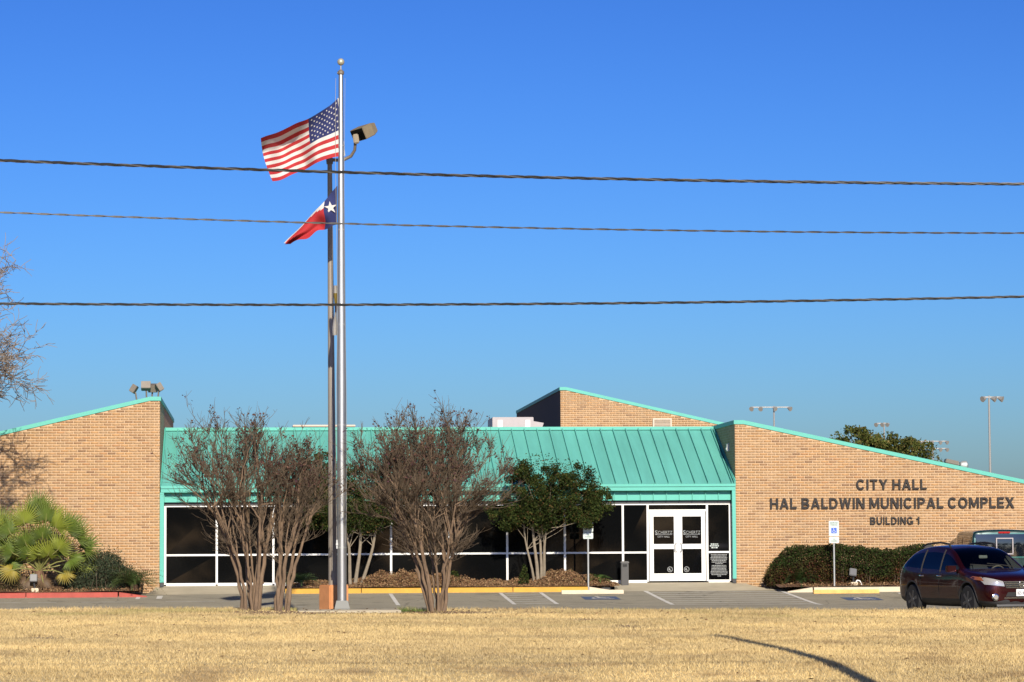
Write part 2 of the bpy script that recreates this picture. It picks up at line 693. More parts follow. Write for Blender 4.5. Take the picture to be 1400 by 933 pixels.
M_GROUND = mat('dry_ground', (.24, .19, .10), .97, var=.3, scale=.4)
sheet('ground', [-2500, -400, -60, -20, 0, 20, 40, 80, 400, 2500],
      [-2500, -300, -60, 3, 3.2, 13.8, 14, 18, 20, 24, 30, 36, 41, 45, 49, 54, 60, 67.1, 67.3, 70, 76, 82, 84, 86, 88, 90, 120, 400, 2500], ground_z, M_GROUND)
sheet('street', [-300, -100, 0, 100, 300], [4, 9, 14], lambda x, y: -.06, M_ASPHALT)
LOT_ROWS = list(np.arange(67.2, 88.21, .5)) + [88.3]
sheet('parking_lot', [-40, -20, -10, -5, 0, 5, 10, 15, 20, 26, 45], LOT_ROWS, lambda x, y: lot_z(y), M_ASPHALT)


def on_lot(y):
    return float(np.interp(y, LOT_ROWS, [lot_z(r) for r in LOT_ROWS]))


def ribbon(name, p, q, w, material, dz=.006, parent=None):
    """A painted line on the lot from p to q (x, y)."""
    p, q = Vector((*p, 0)), Vector((*q, 0))
    d = (q - p).normalized()
    s = Vector((-d.y, d.x, 0)) * (w / 2)
    n = max(2, int((q - p).length / .25))
    V, F = [], []
    for i in range(n + 1):
        c = p.lerp(q, i / n)
        for e in (c + s, c - s):
            V.append((e.x, e.y, on_lot(e.y) + dz))
    F = [(2 * i, 2 * i + 1, 2 * i + 3, 2 * i + 2) for i in range(n)]
    return struct(obj_np(name, V, F, material, parent))


for x in (4.08, 7.37, 8.58):
    ribbon('parking_line', (x, 87.55), (x, 82.7), .115, M_PAINT)
for k in range(6):
    ribbon('hatch_line', (7.46, 87.2 - k * .8), (8.5, 86.75 - k * .8), .10, M_PAINT, .005)
ribbon('parking_line', (11.79, 87.9), (11.79, 82.1), .13, M_PAINT)
ribbon('parking_line', (15.87, 87.9), (15.87, 81.2), .13, M_PAINT)
for k in range(8):
    y = 88.1 - k * .82
    ribbon('hatch_line', (11.9, y), (15.78, y - .95), .11, M_PAINT, .005)
ribbon('parking_line', (19.2, 86.4), (19.2, 81.4), .115, M_PAINT)
ribbon('parking_line', (-2.73, 87.3), (-2.73, 86.1), .16, M_PAINT)
ribbon('parking_line', (-3.35, 86.9), (-3.35, 86.0), .12, M_PAINT)
for a, b2 in ((-9, -6.6), (-6.4, -5.6), (-4.9, -3.6), (-2.5, -1.1), (-.9, .6)):
    ribbon('parking_line', (a, 84.9), (b2, 84.9), .07, M_PAINT)
ribbon('parking_line', (-12, 82.6), (1.5, 82.5), .06, M_PAINT)


def wheel_symbol(mb, f, flip=1):
    """Wheelchair mark drawn in a unit square through f(u, v)."""
    def poly(pts):
        n = len(mb.v)
        mb.v += [f(u, v) for u, v in pts]
        mb.f.append(tuple(range(n, n + len(pts))))
        mb.m.append(0)

    def stroke(a, b2, w):
        dx, dy = b2[0] - a[0], b2[1] - a[1]
        l = math.hypot(dx, dy)
        nx, ny = -dy / l * w / 2, dx / l * w / 2
        poly([(a[0] + nx, a[1] + ny), (a[0] - nx, a[1] - ny), (b2[0] - nx, b2[1] - ny), (b2[0] + nx, b2[1] + ny)])
    poly([(.42 + .075 * math.cos(t * math.pi / 5), .86 + .075 * math.sin(t * math.pi / 5)) for t in range(10)])
    stroke((.44, .77), (.47, .44), .11)
    stroke((.45, .60), (.68, .60), .075)
    stroke((.44, .45), (.70, .45), .09)
    stroke((.68, .47), (.79, .17), .09)
    stroke((.77, .185), (.88, .225), .08)
    arc = [(.47 + .235 * math.cos(math.radians(a)), .36 + .235 * math.sin(math.radians(a))) for a in range(125, 345, 20)]
    for a, b2 in zip(arc, arc[1:]):
        stroke(a, b2, .075)


for x, y in ((10.1, 85.1), (17.6, 84.0)):
    V = [(x + sx * .52, y + sy * .62, on_lot(y + sy * .62) + .005) for sx, sy in ((-1, -1), (1, -1), (1, 1), (-1, 1))]
    bl = struct(obj_np('blue_parking_square', V, [(0, 1, 2, 3)], M_BLUEPAINT))
    mb = MB()
    wheel_symbol(mb, lambda u, v: (x + (u - .5) * .95, y + (v - .5) * 1.1, on_lot(y + (v - .5) * 1.1) + .013))
    mb.build('wheelchair_mark', M_PAINT, bl)


# concrete aprons up to the doors
def apron(name, x0, x1, f0, f1):
    ys = [87.75, 88.0, 88.3, 88.8, 89.3, 89.8, 90.2]
    V, F = [], []
    for j, y in enumerate(ys):
        t = min(1, max(0, (y - 87.75) / 1.3))
        for i in range(5):
            x = (x0 - f0 * (1 - t)) + ((x1 + f1 * (1 - t)) - (x0 - f0 * (1 - t))) * i / 4
            V.append((x, y, np.interp(y, [87.75, 88.3, 89.8, 91], [lot_z(87.75) + .006, lot_z(88.3) + .012, .552, .552])))
    F = [(j * 5 + i, j * 5 + i + 1, (j + 1) * 5 + i + 1, (j + 1) * 5 + i) for j in range(len(ys) - 1) for i in range(4)]
    struct(obj_np(name, V, F, M_CONC, None, None, True))


apron('concrete_apron', -2.95, .75, .25, .3)
apron('concrete_apron', 11.0, 15.15, .15, .75)

# planting beds
def bed(name, x0, x1, y0, y1=89.52):
    zk = on_lot(min(y0, 88.2)) + .12
    xs = np.linspace(x0, x1, max(3, int((x1 - x0) / .35)))
    ys = np.linspace(y0, y1, 7)
    def zf(x, y):
        t = (y - y0) / (y1 - y0)
        return zk + (.6 - zk) * t + float(vnoise(np.array(x * 2.1), np.array(y * 2.1), 5)) * .07
    return sheet(name, list(xs), list(ys), zf, M_MULCH)


bed('planting_bed', -20, -3.3, 87.05)
bed('planting_bed', 1.0, 10.75, 87.95, 89.78)
bed('planting_bed', 15.75, 30, 87.05)


def kerb(name, x0, x1, y, material, seg=2.5, h=.15, end0=None, end1=None, w=.16):
    root = None
    n = max(1, round((x1 - x0) / seg))
    zb = on_lot(min(y, 88.2))
    for i in range(n):
        a, b2 = x0 + (x1 - x0) * i / n, x0 + (x1 - x0) * (i + 1) / n
        g = .011
        mb = MB()
        za, zc = zb + h, zb + h
        ha, hb = za, zc
        if end0 and i == 0:
            ha = zb + .03
        if end1 and i == n - 1:
            hb = zb + .03
        prof = [(y, zb - .2), (y + w, zb - .2)]
        V = []
        for x, top in ((a + g, ha), (b2 - g, hb)):
            V += [(x, y, zb - .2), (x, y + w, zb - .2), (x, y + w, top), (x, y + .045, top), (x, y + .012, top - .02)]
        mb.add(V, [(4, 3, 2, 1, 0), (5, 6, 7, 8, 9), (0, 1, 6, 5), (1, 2, 7, 6), (2, 3, 8, 7), (3, 4, 9, 8), (4, 0, 5, 9)])
        if root is None:
            mbb = MB()
            mbb.box(x0 + .02, x1 - .02, y + .03, y + w - .02, zb - .25, zb + .01)
            root = struct(mbb.build(name, M_KERB))
        mb.build('kerb_stone', material, root, fix=True)
    return root


kerb('red_kerb', -20, -3.95, 86.9, M_RED)
kerb('red_kerb_end', -3.93, -3.1, 86.9, M_RED, 1, end1=True)
kerb('yellow_kerb', .95, 10.05, 87.8, M_YELLOW, 2.45)
kerb('yellow_kerb_end', 10.07, 10.85, 87.8, M_KERB, 1, end1=True)
kerb('concrete_kerb', 16.75, 30, 86.9, M_KERB)
kerb('concrete_kerb_end', 15.95, 16.73, 86.9, M_KERB, 1, end0=True)

# ------------------------------------------------------------------ the building
bld = thing('city_hall_building', (6, 89.5, .5), 'tan brick city hall with sloping wings, teal metal roof and dark glass front', 'building')

WALL_Y = 89.5
LEFT_TOP = [(-12.2, 6.17 - .233 * 9.08), (-3.12, 6.17), (-2.82, 6.17)]
RIGHT_TOP = [(14.84, 5.42), (15.11, 5.42), (27.0, 5.42 - .2128 * 11.89)]
BACK_TOP = [(11.9, 7.78), (12.13, 7.78), (25.0, 7.78 - .2265 * 12.87)]
BL, BH, BJ = .256, .080, .017


def top_at(top, x):
    return float(np.interp(x, [p[0] for p in top], [p[1] for p in top]))


BRICK_TONES = np.array([(.43, .265, .125), (.46, .29, .14), (.41, .235, .105), (.47, .26, .10), (.40, .265, .145), (.34, .195, .09),
                        (.27, .15, .075), (.50, .33, .175), (.20, .115, .065), (.45, .225, .09)])
TONE_P = np.array([.18, .17, .14, .12, .13, .09, .055, .07, .03, .015])
TONE_P = TONE_P / TONE_P.sum()
BRICK_TONES = BRICK_TONES * .54 + BRICK_TONES.mean(axis=0) * np.array((.99, .99, 1.06)) * .43
brick_mesh_cache = {}


def wall(top, z0, y_front, y_back, singles, side_mat=None):
    """A brick wall that faces -y: a mortar core, bricks standing a little proud, some of them single objects."""
    x0, x1 = top[0][0], top[-1][0]
    mb = MB()
    poly = [(x0, z0), (x1, z0)] + [(x, z) for x, z in reversed(top)]
    mb.prism_xz(poly, y_front, y_back, 0, 1)
    w = mb.build('wall', [M_MORTAR, side_mat or M_BRICKSIDE], bld)
    boxes = []
    rows = int((max(p[1] for p in top) - z0) / BH) + 1
    for r in range(rows):
        za = z0 + r * BH
        x = x0 - (BL / 2 if r % 2 else 0)
        while x < x1:
            a, b2 = max(x, x0), min(x + BL - BJ, x1)
            if b2 - a > .03 and za + BH - BJ < min(top_at(top, a), top_at(top, b2)) + .05:
                boxes.append((a, b2, za, za + BH - BJ))
            x += BL
    boxes = np.array(boxes)
    n = len(boxes)
    cxm, czm = (boxes[:, 0] + boxes[:, 1]) / 2, boxes[:, 2]
    batch = 1 + .16 * (vnoise(cxm * .55, czm * .8, 41) - .5) + .08 * (vnoise(cxm * 2.2, czm * .35, 43) - .5)   # firing batches differ
    tz = np.array([top_at(top, q) for q in cxm])
    batch -= .16 * np.exp(-np.clip(tz - czm, 0, 9) / .30) * vnoise(cxm * 3.3, czm * .3, 47) + .10 * np.exp(-np.clip(czm - z0 - .2, 0, 9) / .25)   # run-off below the coping, splash at the foot
    tones = BRICK_TONES[RNG.choice(len(BRICK_TONES), n, p=TONE_P)] * (RNG.uniform(.93, 1.07, n) * batch)[:, None]
    proud = RNG.uniform(.0012, .0035, n)
    full = np.abs((boxes[:, 1] - boxes[:, 0]) - (BL - BJ)) < 1e-4
    sel = np.zeros(n, bool)
    if singles:
        cx, cz, cnt = singles
        d = np.where(full, np.hypot((boxes[:, 0] + boxes[:, 1]) / 2 - cx, (boxes[:, 2] - cz) * 1.3), 1e9)
        sel[np.argsort(d)[:cnt]] = True
    rest = ~sel
    a, b2, c, d2 = boxes[rest].T
    yf = y_front - proud[rest]
    yb = np.full_like(yf, y_front + .01)
    V = np.stack([np.stack(q, axis=1) for q in ((a, yf, c), (b2, yf, c), (b2, yf, d2), (a, yf, d2), (a, yb, c), (b2, yb, c), (b2, yb, d2), (a, yb, d2))], axis=1)
    base = (np.arange(len(a)) * 8)[:, None, None]
    F = (np.array([(0, 1, 2, 3), (4, 0, 3, 7), (1, 5, 6, 2), (3, 2, 6, 7), (4, 5, 1, 0)])[None] + base).reshape(-1, 4)
    tag(obj_np('bricks', V.reshape(-1, 3), F, M_BRICK, w, np.repeat(tones[rest], 8, axis=0)), kind='stuff')
    for i in np.where(sel)[0]:
        key = int(RNG.integers(0, 14))
        if key not in brick_mesh_cache:
            hw, hh = (BL - BJ) / 2, (BH - BJ) / 2
            Vb = np.array([(-hw, -.0025, -hh), (hw, -.0025, -hh), (hw, -.0025, hh), (-hw, -.0025, hh), (-hw, .01, -hh), (hw, .01, -hh), (hw, .01, hh), (-hw, .01, hh)])
            tone = BRICK_TONES[RNG.choice(len(BRICK_TONES), p=TONE_P)] * RNG.uniform(.92, 1.08)
            me = mesh_np('brick', Vb, np.array([(0, 1, 2, 3), (4, 0, 3, 7), (1, 5, 6, 2), (3, 2, 6, 7), (4, 5, 1, 0)]), np.tile(tone, (8, 1)))
            me.materials.append(M_BRICK)
            brick_mesh_cache[key] = me
        o = bpy.data.objects.new('brick', brick_mesh_cache[key])
        link(o, w, ((boxes[i, 0] + boxes[i, 1]) / 2, y_front - float(RNG.uniform(0, .0015)), (boxes[i, 2] + boxes[i, 3]) / 2))
    return w


w_left = wall(LEFT_TOP, .30, WALL_Y, 104.5, (-4.6, 4.3, 140))
w_right = wall(RIGHT_TOP, .30, WALL_Y, 110.0, (17.6, 3.9, 160))
w_back = wall(BACK_TOP, 4.7, 113.0, 132.0, None, mat('charcoal_wall_cladding', (.075, .066, .062), .9, var=.15))


def coping(top, y0, y1, t=.125, over=.03, left_end=True):
    pts = [(x, z) for x, z in top]
    pts[0] = (pts[0][0] - over, pts[0][1])
    pts[-1] = (pts[-1][0] + over, pts[-1][1])
    poly = [(x, z + .002) for x, z in pts] + [(x, z + t) for x, z in reversed(pts)]
    mb = MB()
    mb.prism_xz(poly, y0 - .03, y1)
    return mb.build('roof_coping', M_TEAL, bld, fix=True)


coping(LEFT_TOP, WALL_Y, 104.5)
coping(RIGHT_TOP, WALL_Y, 110.0)
coping(BACK_TOP, 113.0, 132.0)

# flat roof behind the sloping front roof
mb = MB()
mb.box(-2.8, 14.82, 93.6, 112.98, 5.05, 5.3)
mb.build('flat_roof', M_ROOFDARK, bld)

# sloping metal roof: pans between standing seams
EAVE = (89.42, 3.575)
RIDGE = (93.5, 5.42)
dy, dz = RIDGE[0] - EAVE[0], RIDGE[1] - EAVE[1]
rl = math.hypot(dy, dz)
ny_, nz_ = -dz / rl, dy / rl
mb = MB()
mb.prism_yz([(EAVE[0] + .05, EAVE[1] - .14), (RIDGE[0] + .1, EAVE[1] - .14), (RIDGE[0] + .1, RIDGE[1] - .02), (EAVE[0] + .05, EAVE[1] - .02)], -2.79, 14.83)
roof = mb.build('roof', M_TEAL, bld)
NP = 43
x0r, x1r = -2.79, 14.80
pw = (x1r - x0r) / NP
pan_me = seam_me = None
for i in range(NP + 1):
    x = x0r + i * pw
    if i < NP:
        if pan_me is None:
            mb = MB()
            V = [(.012, EAVE[0], EAVE[1]), (pw - .012, EAVE[0], EAVE[1]), (pw - .012, RIDGE[0], RIDGE[1]), (.012, RIDGE[0], RIDGE[1])]
            V2 = [(a, b2 - ny_ * .02, c - nz_ * .02) for a, b2, c in V]
            mb.add(V + V2, [(0, 1, 2, 3), (7, 6, 5, 4), (0, 4, 5, 1), (1, 5, 6, 2), (2, 6, 7, 3), (3, 7, 4, 0)])
            o = mb.build('roof_panel', M_TEAL_ROOF, roof, origin=(0, EAVE[0], EAVE[1]))
            pan_me = o.data
            o.location.x += x
            WORLD[o.name].x += x
        else:
            link(bpy.data.objects.new('roof_panel', pan_me), roof, (x, EAVE[0], EAVE[1]))
    if seam_me is None:
        mb = MB()
        hs = .085
        V = []
        for (py, pz) in (EAVE, RIDGE):
            V += [(-.014, py - ny_ * .03, pz - nz_ * .03), (.014, py - ny_ * .03, pz - nz_ * .03), (.014, py + ny_ * hs, pz + nz_ * hs), (-.014, py + ny_ * hs, pz + nz_ * hs)]
        mb.add(V, [(0, 1, 2, 3), (7, 6, 5, 4), (0, 4, 5, 1), (1, 5, 6, 2), (2, 6, 7, 3), (3, 7, 4, 0)])
        o = mb.build('seam', M_TEAL_ROOF, roof, origin=(0, EAVE[0], EAVE[1]), fix=True)
        seam_me = o.data
        o.location.x += x
        WORLD[o.name].x += x
    else:
        link(bpy.data.objects.new('seam', seam_me), roof, (min(x, 14.79), EAVE[0], EAVE[1]))
link(bpy.data.objects.new('seam', seam_me), roof, (14.72, EAVE[0], EAVE[1]))
mb = MB()
mb.box(-2.79, 14.84, 93.42, 93.75, 5.42, 5.52)
mb.build('ridge_flashing', M_TEAL, roof)
mb = MB()
mb.box(-2.79, 14.835, 89.40, 89.47, 3.50, 3.578)
mb.build('eave_drip', M_TEAL, roof)
# end flashing strips where the roof meets the wings
for xa, xb in ((-2.79, -2.755), (14.80, 14.837)):
    mb = MB()
    V = []
    for (py, pz) in (EAVE, RIDGE):
        V += [(xa, py, pz), (xb, py, pz), (xb, py + ny_ * .12, pz + nz_ * .12), (xa, py + ny_ * .12, pz + nz_ * .12)]
    mb.add(V, [(0, 1, 2, 3), (7, 6, 5, 4), (0, 4, 5, 1), (1, 5, 6, 2), (2, 6, 7, 3), (3, 7, 4, 0)])
    mb.build('end_flashing', M_TEAL, roof, fix=True)

# fascia, panels under it, corner posts
mb = MB()
mb.box(-2.79, 14.835, 89.43, 89.54, 3.38, 3.498)
mb.build('fascia', M_TEAL, bld)
mb = MB()
mb.box(-2.79, 14.83, 89.54, 89.95, 3.40, 3.44)
mb.build('soffit', M_TEAL, bld)
k = 0
x = -2.68
while x < 14.7:
    mb = MB()
    b2 = min(x + .405, 14.72)
    mb.box(x + .010, b2 - .010, 89.66, 89.74, 3.085, 3.41)
    mb.box(x - .008, x + .010, 89.60, 89.70, 3.085, 3.41)
    mb.build('header_panel', M_TEAL, bld)
    x += .405
mb = MB()
mb.box(-2.69, 14.73, 89.76, 89.9, 2.978, 3.10)
mb.build('header', M_DARKMETAL, bld)
for xa, xb in ((-2.815, -2.69), (14.725, 14.835)):
    mb = MB()
    mb.box(xa, xb, 89.44, 89.62, .66, 3.379)
    o = mb.build('corner_post', M_TEAL, bld)
    mb = MB()
    mb.box(xa + .01, xb - .01, 89.46, 89.60, .53, .66)
    mb.build('post_foot', M_DARKMETAL, o)
# jambs behind the posts
for xa, xb in ((-2.80, -2.70), (14.735, 14.83)):
    mb = MB()
    mb.box(xa, xb, 89.62, 90.0, .5, 3.4)
    mb.build('jamb', M_DARKMETAL, bld)
# dark room behind the glass
mb = MB()
mb.box(-2.78, 14.82, 89.98, 90.05, .3, 3.38)
mb.build('back_panel', M_DARKMETAL, bld)

GY = 89.80
ZS, ZM, ZT = .585, 1.48, 2.975
posts = [-2.66, -1.10, .62, 2.42, 4.21, 6.0, 7.78, 9.56, 11.36, 12.135, 13.985, 14.70]
for x in posts:
    mb = MB()
    mb.box(x - .032, x + .032, GY - .045, GY + .06, ZS + .002, ZT - .002)
    mb.build('mullion', M_WHITE, bld)
for x0, x1 in zip(posts, posts[1:]):
    a, b2 = x0 + .032, x1 - .032
    isdoor = abs(x0 - 12.135) < 1e-3
    mb = MB()
    mb.box(a - .03, b2 + .03, GY - .04, GY + .055, ZT - .032, ZT + .001)
    mb.build('window_head', M_WHITE, bld)
    if isdoor:
        mb = MB()
        mb.box(a, b2, GY - .04, GY + .055, 2.745, 2.80)
        mb.build('door_head', M_WHITE, bld)
        mb = MB()
        mb.box(a, b2, GY, GY + .012, 2.80, ZT - .03)
        mb.build('window_pane', M_GLASS, bld)
        continue
    mb = MB()
    mb.box(a, b2, GY - .04, GY + .055, ZM - .028, ZM + .028)
    mb.build('window_rail', M_WHITE, bld)
    mb = MB()
    mb.box(a, b2, GY - .05, GY + .055, .53, ZS + .045)
    mb.build('window_sill', M_WHITE, bld)
    for za, zb in ((ZS + .03, ZM - .02), (ZM + .02, ZT - .03)):
        mb = MB()                                    # panes never sit quite true in their frames
        j = [random.uniform(-.004, .004) for _ in range(4)]
        q = [(a - .002, za), (b2 + .002, za), (b2 + .002, zb), (a - .002, zb)]
        mb.add([(p[0], GY + .004 + e, p[1]) for p, e in zip(q, j)] + [(p[0], GY + .014 + e, p[1]) for p, e in zip(q, j)],
               [(0, 1, 2, 3), (7, 6, 5, 4), (0, 4, 5, 1), (1, 5, 6, 2), (2, 6, 7, 3), (3, 7, 4, 0)])
        mb.build('window_pane', M_GLASS, bld)

# double doors
for (a, b2, hside) in ((12.19, 13.076, 1), (13.084, 13.93, -1)):
    zb, zt = .60, 2.74
    st = .125
    mb = MB()
    y0, y1 = GY - .03, GY + .02
    mb.box(a, a + st, y0, y1, zb, zt)
    mb.box(b2 - st, b2, y0, y1, zb, zt)
    mb.box(a + st, b2 - st, y0, y1, 2.585, zt)
    mb.box(a + st, b2 - st, y0, y1, 1.585, 1.735)
    mb.box(a + st, b2 - st, y0, y1, zb, .83)
    d = mb.build('door', M_WHITE, bld)
    for za, zc in ((.83, 1.585), (1.735, 2.585)):
        mb = MB()
        mb.box(a + st, b2 - st, GY - .005, GY + .005, za, zc)
        mb.build('door_pane', M_GLASS, d)
    hx = (b2 - .055) if hside > 0 else (a + .055)
    hd = -hside
    mb = MB()
    pts = [(hx, y0, 1.77), (hx, y0 - .07, 1.77), (hx + hd * .045, y0 - .075, 1.75), (hx + hd * .045, y0 - .075, 1.53), (hx, y0 - .07, 1.51), (hx, y0, 1.51)]
    mb.tube(pts, .013, 8)
    mb.build('handle', M_GALV, d, smooth=True)
    ca, cb = a + st, b2 - st
    mid = (ca + cb) / 2
    ys = GY - .007
    wall_text('S', mid - .27, mid - .19, 2.03, 2.155, ys, .003, M_LETTERING, d, 'door_lettering', .01, False)
    wall_text('CHERTZ', mid - .175, mid + .27, 2.045, 2.14, ys, .003, M_LETTERING, d, 'door_lettering', 0, False)
    mb = MB()
    mb.box(mid - .26, mid + .26, ys - .003, ys, 2.02, 2.03)
    mb.build('door_lettering', M_LETTERING, d)
    wall_text('CITY HALL', mid - .19, mid + .19, 1.935, 1.99, ys, .003, M_LETTERING, d, 'door_lettering', .01, False)
    # round decal low on the pane
    cx = (cb - .13) if hside > 0 else (ca + .13)
    mb = MB()
    n = 24
    for k in range(n):
        t0, t1 = 2 * math.pi * k / n, 2 * math.pi * (k + 1) / n
        mb.add([(cx + r * math.cos(t), ys - .002, .955 + r * math.sin(t)) for r, t in ((.068, t0), (.085, t0), (.085, t1), (.068, t1))], [(3, 2, 1, 0)])
    mb.box(cx - .045, cx + .005, ys - .003, ys, .93, .985)
    mb.box(cx - .01, cx + .04, ys - .003, ys, .915, .935)
    mb.build('round_decal', M_LETTERING, d)
# lock plate
mb = MB()
mb.lathe([(.018, 0), (.018, .02)], (13.13, GY - .055, 1.62), 12, 'y')
mb.build('lock', M_GALV, bld)
# notices on the side light: rows of small print too fine to read
mb = MB()
rr = random.Random(3)
z = 1.385
for row in range(15):
    if row == 6:
        x0, x1 = 14.24, 14.48
    elif row == 14:
        x0, x1 = 14.30, 14.42
    else:
        j = rr.uniform(0, .05)
        x0, x1 = 14.09 + j, 14.61 - j
    x = x0
    while x < x1:
        w = rr.uniform(.012, .05)
        mb.box(x, min(x + w, x1), GY - .004, GY - .001, z, z + .028)
        x += w + .012
    z -= .046
    if row == 6:
        z -= .012
mb.build('window_notice', M_LETTERING, bld)
mb = MB()
for k, (a, b2) in enumerate(((14.1, 14.33), (14.07, 14.36), (14.12, 14.31))):
    x = a
    while x < b2:
        w = rr.uniform(.015, .06)
        mb.box(x, min(x + w, b2), GY - .004, GY - .001, 1.71 - k * .055, 1.742 - k * .055)
        x += w + .014
mb.build('window_notice', M_SIGNWHITE, bld)

# raised letters on the right wing
raised_letters('CITY HALL', 18.62, 20.84, 3.385, 3.70, WALL_Y - .02, .045, M_SIGNLET, bld)
raised_letters('HAL BALDWIN MUNICIPAL COMPLEX', 15.91, 23.60, 2.80, 3.13, WALL_Y - .02, .045, M_SIGNLET, bld)
raised_letters('BUILDING 1', 19.04, 20.59, 2.305, 2.53, WALL_Y - .02, .04, M_SIGNLET, bld)

# louver in the back wall
mb = MB()
x0, x1, z0, z1 = 15.5, 16.25, 6.30, 6.68
mb.box(x0, x0 + .06, 112.9, 113.01, z0, z1)
mb.box(x1 - .06, x1, 112.9, 113.01, z0, z1)
mb.box(x0 + .06, x1 - .06, 112.9, 113.01, z1 - .06, z1)
mb.box(x0 + .06, x1 - .06, 112.9, 113.01, z0, z0 + .05)
lv = mb.build('louver', M_BEIGE, bld)
for k in range(5):
    z = z0 + .07 + k * .052
    mb = MB()
    mb.add([(x0 + .06, 112.91, z), (x1 - .06, 112.91, z), (x1 - .06, 112.97, z + .045), (x0 + .06, 112.97, z + .045),
            (x0 + .06, 112.92, z - .008), (x1 - .06, 112.92, z - .008), (x1 - .06, 112.98, z + .037), (x0 + .06, 112.98, z + .037)],
           [(0, 1, 2, 3), (7, 6, 5, 4), (0, 4, 5, 1), (1, 5, 6, 2), (2, 6, 7, 3), (3, 7, 4, 0)])
    mb.build('slat', M_BEIGE, lv)
# small wall lamp on the inner side of the right wing
mb = MB()
mb.box(14.76, 14.839, 90.55, 90.75, 4.62, 4.86)
mb.box(14.74, 14.76, 90.57, 90.73, 4.66, 4.74)
mb.build('wall_lamp', M_GALV, bld, bevel=.008)

# ------------------------------------------------------------------ rooftop plant and lamps
hv = thing('rooftop_air_unit', (9.0, 100, 5.3), 'pale grey air handling unit on the flat roof beside the dark gable', 'air unit')
mb = MB()
mb.box(8.15, 9.56, 99.6, 101.6, 5.38, 6.12)
mb.build('cabinet', M_HVAC, hv, bevel=.015)
mb = MB()
mb.prism_xz([(9.57, 5.38), (9.75, 5.38), (9.93, 5.93), (9.57, 5.99)], 99.8, 101.4)
mb.build('intake_hood', M_HVAC, hv, fix=True)
for x in (8.33, 9.28):
    mb = MB()
    mb.box(x, x + .16, 99.585, 99.6, 5.74, 6.02)
    mb.build('access_panel', M_WHITE, hv)
mb = MB()
mb.box(8.1, 9.6, 99.5, 101.7, 5.3, 5.38)
mb.build('curb_frame', M_GALV, hv)

hv2 = thing('roof_hatch', (3.5, 97, 5.3), 'low flat pale roof hatch just above the teal ridge left of the flagpole', 'roof hatch')
mb = MB()
mb.box(1.35, 3.3, 96.2, 97.8, 5.3, 5.66)
mb.build('curb', M_HVAC, hv2)
mb = MB()
mb.box(1.3, 3.35, 96.15, 97.85, 5.66, 5.72)
mb.build('lid', M_BEIGE, hv2, bevel=.01)


def roof_flood(loc, aim_x, aim_z, w, h, d, label, bend):
    x, y, z = loc
    zr = 6.295 - .233 * max(0, -3.12 - x)
    t = thing('roof_floodlight', (x, y, zr), label, 'floodlight', 'floodlights on the left wing roof')
    ax = Vector((math.cos(aim_x), 0, math.sin(aim_x)))
    ay = Vector((0, -math.cos(aim_z), math.sin(aim_z)))
    ay = (ay - ax * ay.dot(ax)).normalized()
    az = ax.cross(ay)
    mb = MB()
    mb.obox((x, y, z), ax, ay, az, w / 2, d / 2, h / 2)
    o = mb.build('lamp_housing', M_BRONZE, t, bevel=.012)
    mb = MB()
    mb.obox(Vector((x, y, z)) - ay * (d / 2 + .006), ax, ay, az, w / 2 - .02, .004, h / 2 - .02)
    mb.build('lens', M_GLASS, o)
    mb = MB()
    mb.tube([(x + bend, y + .05, zr - .02), (x + bend * .9, y + .04, zr + .06), (x + bend * .4, y + .03, z - h / 2 - .05), (x, y + .02, z - h / 2 + .02)], .025, 8)
    mb.build('bracket', M_BRONZE, t, smooth=True)


roof_flood((-3.79, 93.9, 6.78), 1.02, .5, .26, .17, .22, 'bronze floodlight tilted left, leftmost on the left wing roof', .14)
roof_flood((-3.40, 93.7, 6.86), 0, .35, .30, .24, .26, 'boxy bronze floodlight facing the camera, front of the roof lamp pair', .03)
roof_flood((-3.20, 94.3, 6.83), 0, -.3, .30, .24, .26, 'bronze floodlight half hidden behind the boxy roof lamp', -.05)
roof_flood((-2.98, 94.0, 6.84), -1.02, .5, .26, .17, .22, 'bronze floodlight tilted right at the tall end of the left wing roof', -.07)

rl_ = thing('roof_floodlight', (22.7, 92, 4.1), 'dark floodlight lying low on the right wing roof edge', 'floodlight')
mb = MB()
mb.obox((22.25, 92, 4.30), (.97, 0, -.22), (0, 1, 0), (.22, 0, .97), .22, .14, .07)
mb.build('lamp_housing', M_BRONZE, rl_, bevel=.02)
mb = MB()
mb.tube([(22.7, 92, 4.0), (22.68, 92, 4.12), (22.55, 92, 4.2), (22.4, 92, 4.26)], .03, 8)
mb.build('bracket', M_GALV, rl_, smooth=True)
mb = MB()
mb.lathe([(.1, -.12), (.14, -.04), (.14, .08), (.06, .14)], (22.62, 91.9, 4.2), 14, 'x')
mb.build('lamp_hood', M_GALV, rl_, smooth=True)

# ------------------------------------------------------------------ flagpole with its flags
FX, FY = 2.02, 67.0
FZ = float(lawn_z(FX, FY)) + .02
pad = MB()
pad.box(1.0, 3.3, 65.6, 67.19, FZ - .3, FZ)
struct(pad.build('concrete_pad', M_CONC, bevel=.01))
fp = thing('flagpole', (FX, FY, FZ), 'tall tapered silver flagpole with a ball on top on the concrete pad', 'flagpole')
mb = MB()
hs = np.linspace(0, 1, 14)
mb.tube([(FX - .005 * t, FY, FZ + .18 + t * 12.15) for t in hs], [.105 if t < .45 else .105 - (t - .45) / .55 * .052 for t in hs], 20)
sh = mb.build('shaft', M_STEEL, fp, smooth=True)
for t in (.1, .33, .52, .7, .86):
    r = (.105 if t < .45 else .105 - (t - .45) / .55 * .052)
    mb = MB()
    mb.lathe([(r + .003, 0), (r + .003, .02)], (FX - .005 * t, FY, FZ + .18 + t * 12.15), 20)
    mb.build('joint_ring', M_GALV, sh, smooth=True)
mb = MB()
